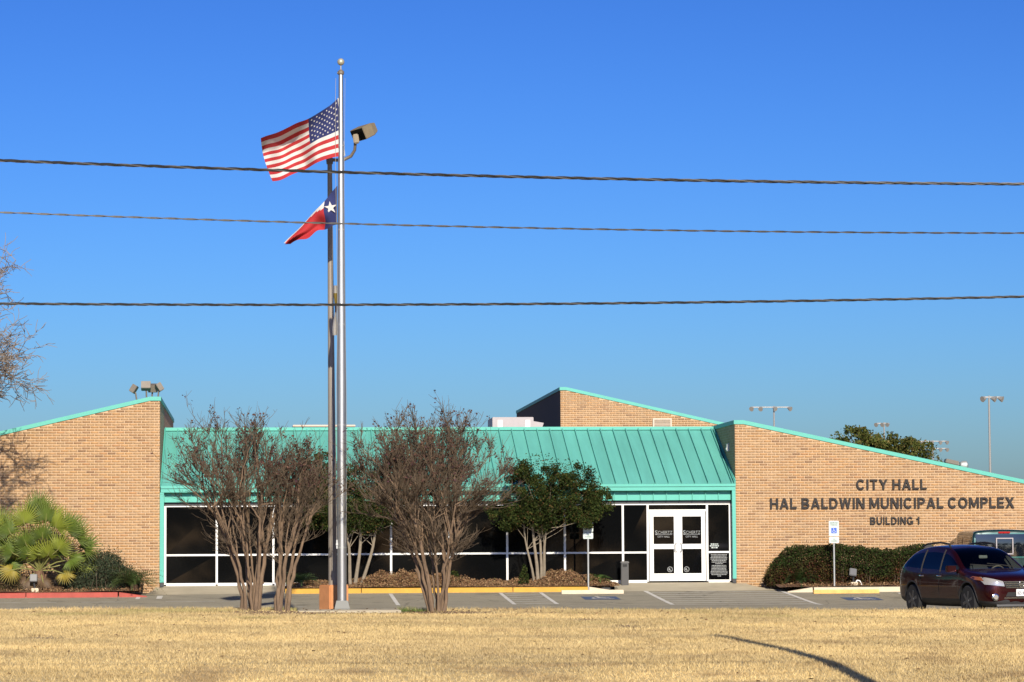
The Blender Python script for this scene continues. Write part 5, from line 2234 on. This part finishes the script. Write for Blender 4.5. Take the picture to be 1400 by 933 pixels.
def fan_leaf(hub, d, nrm, R, col, parent, rng, petiole_from, droop=.10, spread=215):
    d = Vector(d).normalized()
    nrm = Vector(nrm)
    nrm = (nrm - d * nrm.dot(d)).normalized()
    s = d.cross(nrm)
    n = 26
    A = math.radians(spread)
    V, F = [tuple(hub)], []
    C = [col]
    hub = Vector(hub)
    for k in range(n):
        a0, a1 = -A / 2 + A * k / n, -A / 2 + A * (k + 1) / n
        am = (a0 + a1) / 2
        rt = R * (.72 + .28 * math.cos(am * .8)) * rng.uniform(.93, 1.05)

        def pt(a, r, zz):
            cone = -.10 * abs(math.sin(a)) * r
            return tuple(hub + d * (r * math.cos(a)) + s * (r * math.sin(a)) + nrm * (zz + cone))
        ri = rt * .42
        n0 = len(V)
        V += [pt(a0, ri, -.022), pt(am, ri * 1.02, .026), pt(a1, ri, -.022), pt(am + rng.uniform(-.015, .015), rt, -droop * rng.uniform(.2, 1.6))]
        f = rng.uniform(.85, 1.15)
        tipc = tuple(np.array(col) * .9 * f + np.array((.03, .015, 0)))
        C += [tuple(np.array(col) * f)] * 3 + [tipc]
        F += [(0, n0, n0 + 1), (0, n0 + 1, n0 + 2), (n0, n0 + 3, n0 + 1), (n0 + 1, n0 + 3, n0 + 2)]
    lf_ = obj_np('leaf', np.array(V), np.array(F), M_PALM, parent, np.array(C))
    p0 = Vector(petiole_from)
    mb = MB()
    m = p0.lerp(hub, .55) + Vector((0, 0, .06))
    mb.tube([p0, m, hub, hub + d * R * .25], [.022, .018, .014, .005], 6)
    mb.build('petiole', M_PETIOLE, lf_, smooth=True)


def fan_palm(x, y, z0, specs, label, seed, trunk_h=.55):
    rng = random.Random(seed)
    t = thing('fan_palm', (x, y, z0), label, 'palm', 'fan palms by the left wing')
    mb = MB()
    mb.tube([(x, y, z0 - .1), (x, y, z0 + trunk_h * .5), (x, y, z0 + trunk_h)], [.17, .2, .12], 12)
    tr_ = mb.build('trunk', M_PALMTRUNK, t, smooth=True)
    for k in range(14):
        a = k * 2.4
        zz = z0 + .05 + k / 14 * trunk_h
        mb = MB()
        p = Vector((x + .16 * math.cos(a), y + .16 * math.sin(a), zz))
        mb.tube([p, p + Vector((math.cos(a) * .1, math.sin(a) * .1, .18))], [.035, .012], 5)
        mb.build('leaf_base', M_PALMTRUNK, tr_)
    c0 = Vector((x, y, z0 + trunk_h))
    for az, el, L, R, dead in specs:
        a, e = math.radians(az), math.radians(el)
        dr = Vector((math.sin(a) * math.cos(e), -math.cos(a) * math.cos(e), math.sin(e)))
        hub = c0 + dr * L
        d = (dr * .75 + Vector((0, -.05, .45 if el > 20 else -.25))).normalized()
        nrm = Vector((rng.uniform(-.35, .35), -.75, .65))
        if abs(math.cos(a)) > .8 and math.cos(a) > 0:
            nrm = Vector((rng.uniform(-.5, .5), -1, .3))
        col = (.23, .27, .036) if rng.random() < .5 else (.11, .16, .024)
        if dead == 1:
            col = (.30, .24, .04)
        if dead == 2:
            col = (.14, .09, .05)
        fan_leaf(hub, d, nrm, R, col, t, rng, c0 + dr * .05, .10 if dead < 2 else .02, 275 if L < .92 else 225)


palm_leaves = [(-80, 30, 1.30, .66, 0), (-62, 50, 1.45, .72, 0), (-42, 66, 1.55, .72, 0), (-18, 78, 1.75, .70, 0), (6, 84, 1.85, .66, 0), (24, 70, 1.60, .74, 0), (40, 58, 1.50, .74, 0), (56, 50, 1.55, .74, 0),
               (72, 40, 1.50, .70, 0), (88, 26, 1.45, .66, 0), (96, 10, 1.30, .56, 0), (150, 68, 1.6, .66, 0), (-150, 66, 1.6, .66, 0), (12, 58, 1.15, .66, 0), (-30, 48, 1.05, .64, 0), (44, 36, 1.05, .66, 0),
               (-55, 30, 1.05, .62, 0), (66, 18, 1.05, .56, 0), (110, 55, 1.5, .66, 0), (0, 48, .60, .60, 0), (32, 40, .72, .62, 0), (-34, 42, .72, .62, 0), (62, 46, .85, .62, 0), (-66, 46, .85, .62, 0), (-60, 2, .9, .5, 1), (62, -6, .85, .42, 1), (-35, -48, .45, .42, 2), (25, -45, .4, .42, 2), (-75, -38, .5, .45, 2)]
fan_palm(-6.30, 87.75, .50, palm_leaves, 'green fan palm with splayed leaves before the left brick wing', 3)
fan_palm(-8.15, 87.9, .50, [(60, 55, 1.4, .8, 0), (85, 35, 1.1, .75, 0), (75, 12, .95, .68, 0), (30, 60, 1.3, .8, 0), (0, 45, 1.1, .8, 0), (-40, 50, 1.2, .8, 0), (-80, 30, 1.2, .7, 0), (95, 65, 1.5, .7, 0), (80, -18, .8, .6, 2),
                           (55, -45, .5, .5, 2), (160, 60, 1.2, .7, 0)],
         'fan palm cut by the left edge with dark dead leaves hanging below', 9)


# --- cycads
M_CYCAD = mat('cycad_leaf', (.035, .07, .018), .45, attr=True, trans=.15, spec=.5)


def cycad(x, y, z0, n, L, label, seed, tone=(.045, .075, .02), dirs=(0, 360), lift=(.3, 1.25)):
    rng = random.Random(seed)
    t = thing('cycad_plant', (x, y, z0), label, 'cycad', 'cycads in the planting beds')
    mb = MB()
    mb.lathe([(.10, -.1), (.12, .05), (.06, .14)], (x, y, z0), 10)
    mb.build('stem', M_PALMTRUNK, t, smooth=True)
    for k in range(n):
        a = math.radians(dirs[0] + (dirs[1] - dirs[0]) * (k + rng.uniform(-.3, .3)) / n)
        e = lift[0] + (lift[1] - lift[0]) * ((k * 7) % n) / n
        ln = L * rng.uniform(.8, 1.1)
        h = Vector((math.cos(a), math.sin(a), 0))
        V, F = [], []
        steps = 15
        prev = None
        p = Vector((x, y, z0 + .1)) + h * .04
        ang = e
        for s in range(steps):
            f = s / (steps - 1)
            dr = h * math.cos(ang) + Vector((0, 0, math.sin(ang)))
            sd = Vector((-h.y, h.x, 0))
            upv = sd.cross(dr)
            w = L * .27 * math.sin(min(1, .15 + f * 1.0) * math.pi * .93 + .06)
            for sg in (1, -1):
                b0 = p
                tip = p + sd * sg * w + dr * w * .55 + upv * w * .35 * (-1 if upv.z < 0 else 1)
                n0 = len(V)
                V += [tuple(b0 - dr * .012), tuple(b0 + dr * .016), tuple(tip)]
                F.append((n0, n0 + 1, n0 + 2))
            n0 = len(V)
            V += [tuple(p - sd * .006), tuple(p + sd * .006), tuple(p + dr * ln / steps)]
            F.append((n0, n0 + 1, n0 + 2))
            p = p + dr * ln / steps
            ang -= .085 + .02 * rng.random()
        c = np.array(tone) * rng.uniform(.75, 1.35)
        obj_np('frond', np.array(V), np.array(F), M_CYCAD, t, np.tile(c, (len(V), 1)))


cycad(-3.5, 87.45, .52, 34, 1.0, 'dark green cycad with arching fronds at the end of the red kerb', 2, (.06, .095, .025))
cycad(1.42, 88.35, .52, 20, .72, 'cycad behind the yellow kerb left of the light pole', 6, (.05, .09, .03))
cycad(10.45, 88.5, .52, 16, .5, 'small bright green cycad between the parking sign and the trash bin', 12, (.075, .13, .03))
cycad(16.45, 87.75, .47, 26, .80, 'dark cycad nestled against the left end of the hedge', 19, (.028, .055, .014))


# --- shrubs and hedge
def shrub(name, label, cat, pts_fn, n, size, palette, p, seed, up=.0, group=None, elong=1.8, twigs=0, twig_mat=None):
    nrg = np.random.default_rng(seed)
    P = pts_fn(nrg, n)
    V, F = leaf_quads(P, size, elong, nrg, up)
    c = P[:, :2].mean(axis=0)
    t = thing(name, (c[0], c[1], P[:, 2].min()), label, cat, group)
    colr = tones(n, palette, p, .28, nrg)
    if callable(getattr(shrub, 'tint', None)):
        colr = colr * np.repeat(shrub.tint(P), 4, axis=0)
    obj_np('foliage', V, F, M_LEAF, t, colr)
    if twigs:
        mb = MB()
        rng = random.Random(seed)
        for k in range(twigs):
            q = Vector(P[rng.randrange(n)])
            b = Vector((q.x + rng.uniform(-.15, .15), q.y + rng.uniform(-.1, .1), P[:, 2].min() - .05))
            mb.tube([b, b.lerp(q, .5) + Vector((rng.uniform(-.05, .05), 0, 0)), q, q + Vector((rng.uniform(-.05, .05), rng.uniform(-.04, .04), .08))], [.012, .009, .006, .003], 4, cap=False)
        mb.build('stems', twig_mat or M_TWIG, t)
    return t


def hedge_pts(nrg, n):
    u = nrg.random(n)
    x = 15.55 + u * 6.6
    # shell of a rounded box
    th = nrg.random(n) * math.pi
    f = .72 + .28 * nrg.random(n) ** .5
    topz = 1.49 + .17 * vnoise(x * 1.7, x * 0 + 2, 4) + .10 * vnoise(x * 6.0, x * 0 + 9, 8) + (nrg.random(n) < .012) * nrg.random(n) * .22
    endr = np.clip((x - 15.5) / .75, .03, 1) ** .5
    y = 88.35 - np.cos(th) * .78 * f * endr
    z = .42 + (topz - .42) * endr * np.clip(np.sin(th) ** .35 * f, 0, 1)
    low = nrg.random(n) < .45                       # the upright front face
    y = np.where(low, 87.62 + .16 * nrg.random(n) + (1 - endr) * .6, y)
    z = np.where(low, .45 + (topz - .45) * endr * nrg.random(n) * .93, z)
    core = nrg.random(n) < .35                      # leaves all through the inside
    y = np.where(core, 87.8 + 1.1 * nrg.random(n), y)
    z = np.where(core, .45 + (topz - .5) * endr * nrg.random(n), z)
    return np.stack([x, y, z], axis=1)


def hedge_tint(P):
    """The lower half of the hedge has died back to brown leaves."""
    k = np.clip((1.12 - P[:, 2]) / .45 + (vnoise(P[:, 0] * 2.3, P[:, 2] * 2.3, 61) - .5) * 1.6, 0, 1)[:, None]
    return (1 - k) * np.array((1.15, 1.15, 1.15)) + k * np.array((2.1, 1.0, 1.25))


shrub.tint = hedge_tint
shrub('hedge', 'clipped hedge, green on top and brown below, along the right brick wing', 'hedge', hedge_pts, 46000, .066,
      [(.020, .034, .009), (.034, .050, .013), (.042, .028, .014), (.028, .018, .011), (.075, .052, .028)], (5, 4, 1.4, 1.8, .3), 21, .2, None, 1.8, 110)


shrub.tint = None


def mound(cx, cy, z0, rx, ry, rz, spike=0.0):
    def f(nrg, n):
        d = nrg.normal(size=(n, 3))
        d /= np.linalg.norm(d, axis=1, keepdims=True)
        d[:, 2] = np.abs(d[:, 2])
        r = (.5 + .5 * nrg.random(n) ** .45) * (1 + .28 * (vnoise(d[:, 0] * 3 + 7, d[:, 2] * 3 + cx, 3) - .5))
        if spike:
            r = r * (1 + spike * nrg.random(n) ** 6)
        return np.stack([cx + d[:, 0] * rx * r, cy + d[:, 1] * ry * r, z0 + d[:, 2] * rz * r], axis=1)
    return f


GREY_GREEN = [(.034, .048, .026), (.052, .068, .038), (.075, .088, .052), (.09, .08, .045)]
shrub('shrub', 'dark grey green spiky shrub between the fan palm and the cycad', 'shrub', mound(-4.55, 88.30, .45, 1.2, .9, 1.12, .28), 15000, .085, GREY_GREEN, (3, 3, 1.5, .4), 31, 1.0, None, 3.2, 120)
shrub('shrub', 'low brownish clipped shrub at the left edge below the palms', 'shrub', mound(-7.35, 87.9, .42, .85, .6, .58), 6500, .05,
      [(.06, .055, .022), (.085, .062, .03), (.11, .07, .04), (.05, .055, .02)], (2, 2, 1, 1), 33, .2, None, 1.8, 80)


def groundcover():
    nrg = np.random.default_rng(51)
    n = 52000
    out = []
    # heaps of dry stems along the bed before the glass, and thin litter elsewhere
    heaps = [(4.3, 88.85, 1.2, .42), (5.8, 88.9, 1.0, .34), (7.2, 88.8, 1.0, .12), (9.3, 88.55, .85, .45), (10.2, 88.5, .7, .24), (2.0, 88.8, .8, .12), (8.2, 88.6, .6, .16), (10.75, 88.2, .35, .16)]
    w = np.array([h[2] * h[3] for h in heaps])
    idx = nrg.choice(len(heaps), n, p=w / w.sum())
    hp = np.array(heaps)[idx]
    x = hp[:, 0] + nrg.normal(size=n) * hp[:, 2] * .55
    y = 88.02 + nrg.random(n) * 1.6
    prof = np.exp(-((x - hp[:, 0]) / hp[:, 2]) ** 2) * np.clip((y - 87.95) / .35, .12, 1)
    bump = .55 + .9 * vnoise(x * 3.1, y * 3.1, 12)
    z = .47 + (y - 88) * .075 + .85 * hp[:, 3] * prof * bump * nrg.random(n) ** .8
    ok = (x > 1.05) & (x < 11.05) & (y < 89.66) & ~((x > 10.7) & (y > 88.6))
    P = np.stack([x, y, z], axis=1)[ok]
    x2 = np.concatenate([nrg.uniform(-9, -3.3, 4500), nrg.uniform(15.9, 22, 4500), nrg.uniform(1.1, 10.7, 5000)])
    y2 = np.concatenate([nrg.uniform(87.1, 88.1, 9000), nrg.uniform(88.0, 89.5, 5000)])
    z2 = .42 + nrg.random(14000) ** 2 * .09 + np.where(y2 > 88, .06, (y2 - 87.1) * .07)
    P = np.concatenate([P, np.stack([x2, y2, z2], axis=1)])
    V, F = leaf_quads(P, .062, 2.2, nrg, .25)
    col = tones(len(P), [(.27, .16, .08), (.20, .11, .055), (.36, .235, .125), (.13, .07, .04), (.15, .13, .05)], (3, 3, 1.6, 2, .6), .3, nrg)
    o = obj_np('dry_ground_cover', V, F, M_DRYLEAF, None, col)
    tag(o, 'dry brown ground cover and litter filling the planting beds', 'ground cover', kind='stuff')


groundcover()
shrub('shrub', 'small upright green shoot at the foot of the evergreen beside the sign', 'shrub', mound(8.15, 88.2, .55, .16, .14, .55), 700, .055, GREEN, (3, 3, 2, .3, .1), 63, .5)
shrub('shrub', 'small green sprig among dry ground cover below the full crape myrtle', 'shrub', mound(6.05, 88.5, .6, .2, .15, .42), 600, .055, GREEN, (3, 3, 2, .3, .1), 64, .5)

# ------------------------------------------------------------------ the lawn
M_LAWN = mat('dry_turf_soil', (.3, .22, .1), .97, attr=True, var=.25, scale=9, bump=.6, bscale=25)
M_GRASS = mat('dry_grass_blade', (.4, .3, .14), .85, attr=True, trans=.25, spec=.2)


def lawn_tone(x, y):
    """Colour of the dormant turf: straw with browner and greener patches, bare earth round the trees, and painted fragments of the pole shadow."""
    n1 = vnoise(x * .28 + 3, y * .55, 1)
    n2 = vnoise(x * 1.3, y * 2.6, 2)
    n3 = vnoise(x * .7 + 9, y * 1.7, 6)
    c = np.stack([.66 + .26 * (n1 - .5), .51 + .20 * (n1 - .5), .25 + .09 * (n1 - .5)], axis=1)
    br = np.clip((n2 - .58) * 2.8, 0, 1)[:, None] * .7
    c = c * (1 - br) + np.array((.36, .25, .13)) * br
    st = np.clip((vnoise(x * .16 + 5, y * 1.1, 19) - .55) * 3, 0, 1)[:, None] * .6          # long mower streaks
    c = c * (1 - st) + np.array((.45, .35, .19)) * st
    gr_ = np.clip((n3 - .62) * 3, 0, 1) * np.clip((y - 55) / 8, 0, 1)
    gr_ = (gr_ * .5)[:, None]
    c = c * (1 - gr_) + np.array((.32, .31, .10)) * gr_
    # fresh green before the full crape myrtle and left of the pad
    g2 = np.exp(-(((x - 3.35) / .75) ** 2 + ((y - 66.4) / .8) ** 2) ** 2) + .5 * np.exp(-(((x - .9) / .8) ** 2 + ((y - 66.7) / .5) ** 2) ** 2) + .35 * np.exp(-(((x + 1.6) / 1.6) ** 2 + ((y - 65.8) / 1.0) ** 2) ** 2)
    g2 = np.clip(g2, 0, 1)[:, None]
    c = c * (1 - g2) + np.array((.09, .16, .03)) * g2
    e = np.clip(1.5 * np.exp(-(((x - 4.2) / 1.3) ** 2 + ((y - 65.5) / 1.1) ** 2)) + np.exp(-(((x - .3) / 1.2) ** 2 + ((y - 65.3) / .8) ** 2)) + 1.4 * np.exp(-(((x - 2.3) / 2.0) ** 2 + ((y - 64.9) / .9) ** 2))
                + sum(1.1 * np.exp(-(((x - cx) / rx) ** 2 + ((y - cy) / ry) ** 2)) for cx, cy, rx, ry in ((6.45, 64.9, .35, .45), (6.95, 61.2, .3, .7), (7.35, 57.6, .33, 1.1), (-3.8, 52.5, .5, .35), (-1.2, 60.6, 1.2, .22), (13.5, 62.3, 1.6, .3))), 0, 1)  # first three spots paint the utility pole's broken shadow, the rest are bare earth
    return c, e, g2[:, 0]


xs = np.concatenate([np.arange(-60, -16, 4), np.arange(-16, 30, .5), np.arange(30, 61, 4)])
ys = np.concatenate([np.arange(20, 40, 2), np.arange(40, 67.3, .4), [67.2]])
gx, gy = np.meshgrid(xs, ys)
gxf, gyf = gx.ravel(), gy.ravel()
V = np.stack([gxf, gyf, lawn_z(gxf, gyf)], axis=1)
nx = len(xs)
ii, jj = np.meshgrid(np.arange(nx - 1), np.arange(len(ys) - 1))
a = (jj * nx + ii).ravel()
F = np.stack([a, a + 1, a + nx + 1, a + nx], axis=1)
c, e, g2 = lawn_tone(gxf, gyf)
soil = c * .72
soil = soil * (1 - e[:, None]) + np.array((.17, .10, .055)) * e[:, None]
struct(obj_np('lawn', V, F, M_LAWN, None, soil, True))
mb = MB()
mb.box(-40, 45, 67.2, 67.32, -.5, -.02)
struct(mb.build('lawn_kerb', M_KERB))


def grass():
    nrg = np.random.default_rng(77)
    n = 560000
    y = 40.5 + 26.7 * nrg.random(n) ** .92
    half0, half1 = -.100 * y - 2.0, .282 * y + 2.0
    x = half0 + (half1 - half0) * nrg.random(n)
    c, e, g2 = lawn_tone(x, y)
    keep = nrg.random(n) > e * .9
    keep &= ~((x > .98) & (x < 3.32) & (y > 65.58))
    x, y, c, g2 = x[keep], y[keep], c[keep], g2[keep]
    n = len(x)
    z = lawn_z(x, y)
    h = nrg.uniform(.016, .062, n) * (.7 + .6 * vnoise(x * .9, y * .9, 15)) * (1 + .9 * g2) * (1 + np.clip((y - 66.3) / .9, 0, 1) * 1.3 * vnoise(x * 2.3, y * .5, 29))
    ang = nrg.random(n) * 6.283
    w = nrg.uniform(.004, .011, n)
    lean = nrg.normal(size=(n, 2)) * (h * .55)[:, None]
    ca, sa = np.cos(ang) * w, np.sin(ang) * w
    V = np.empty((n, 3, 3))
    V[:, 0] = np.stack([x - ca, y - sa, z - .004], axis=1)
    V[:, 1] = np.stack([x + ca, y + sa, z - .004], axis=1)
    V[:, 2] = np.stack([x + lean[:, 0], y + lean[:, 1], z + h], axis=1)
    F = np.arange(n * 3).reshape(-1, 3)
    col = c * nrg.uniform(.8, 1.2, (n, 1))
    dk = nrg.random(n) < .045
    col[dk] *= .55
    o = obj_np('dry_grass', V.reshape(-1, 3), F, M_GRASS, None, np.repeat(col, 3, axis=0))
    tag(o, 'short straw coloured dormant grass covering the lawn', 'grass', kind='stuff')
    # fallen leaves
    m = 520
    x = nrg.uniform(-5, 17, m)
    y = nrg.uniform(42, 67, m)
    near = nrg.random(m) < .45
    x = np.where(near, nrg.normal(3.6, 2.2, m), x)
    y = np.where(near, nrg.normal(65.2, 1.0, m).clip(60, 67.1), y)
    P = np.stack([x, y, lawn_z(x, y) + .035], axis=1)
    V, F = leaf_quads(P, .085, 1.5, nrg)
    V[:, 2] = V[:, 2] * .35 + np.repeat(P[:, 2], 4) * .65
    o = obj_np('fallen_leaves', V, F, M_DRYLEAF, None, tones(m, [(.16, .09, .045), (.10, .055, .03), (.2, .13, .07)], (2, 2, 1), .3, nrg))
    tag(o, 'scattered brown fallen leaves lying on the dry lawn', 'leaves', kind='stuff')


grass()


# ------------------------------------------------------------------ wooded lots across the street, behind the camera: what the dark glass mirrors
def far_wood():
    nrg = np.random.default_rng(91)
    cs, rs = [], []
    for x in np.arange(-110, 121, 5.5):
        h = nrg.uniform(9, 13)
        for k in range(9):
            cs.append((x + nrg.uniform(-3, 3), -42 + nrg.uniform(-4, 4), nrg.uniform(.5, h)))
            rs.append(nrg.uniform(1.8, 3.0))
    P = cloud(cs, rs, 90, .9, .2, nrg)
    V, F = leaf_quads(P, 1.0, 1.4, nrg)
    o = obj_np('far_wood', V, F, M_LEAF, None, tones(len(P), GREEN[:2], (4, 3), .25, nrg))
    tag(o, 'dense dark wood across the street mirrored in the dark glass', 'wood', kind='stuff')


far_wood()
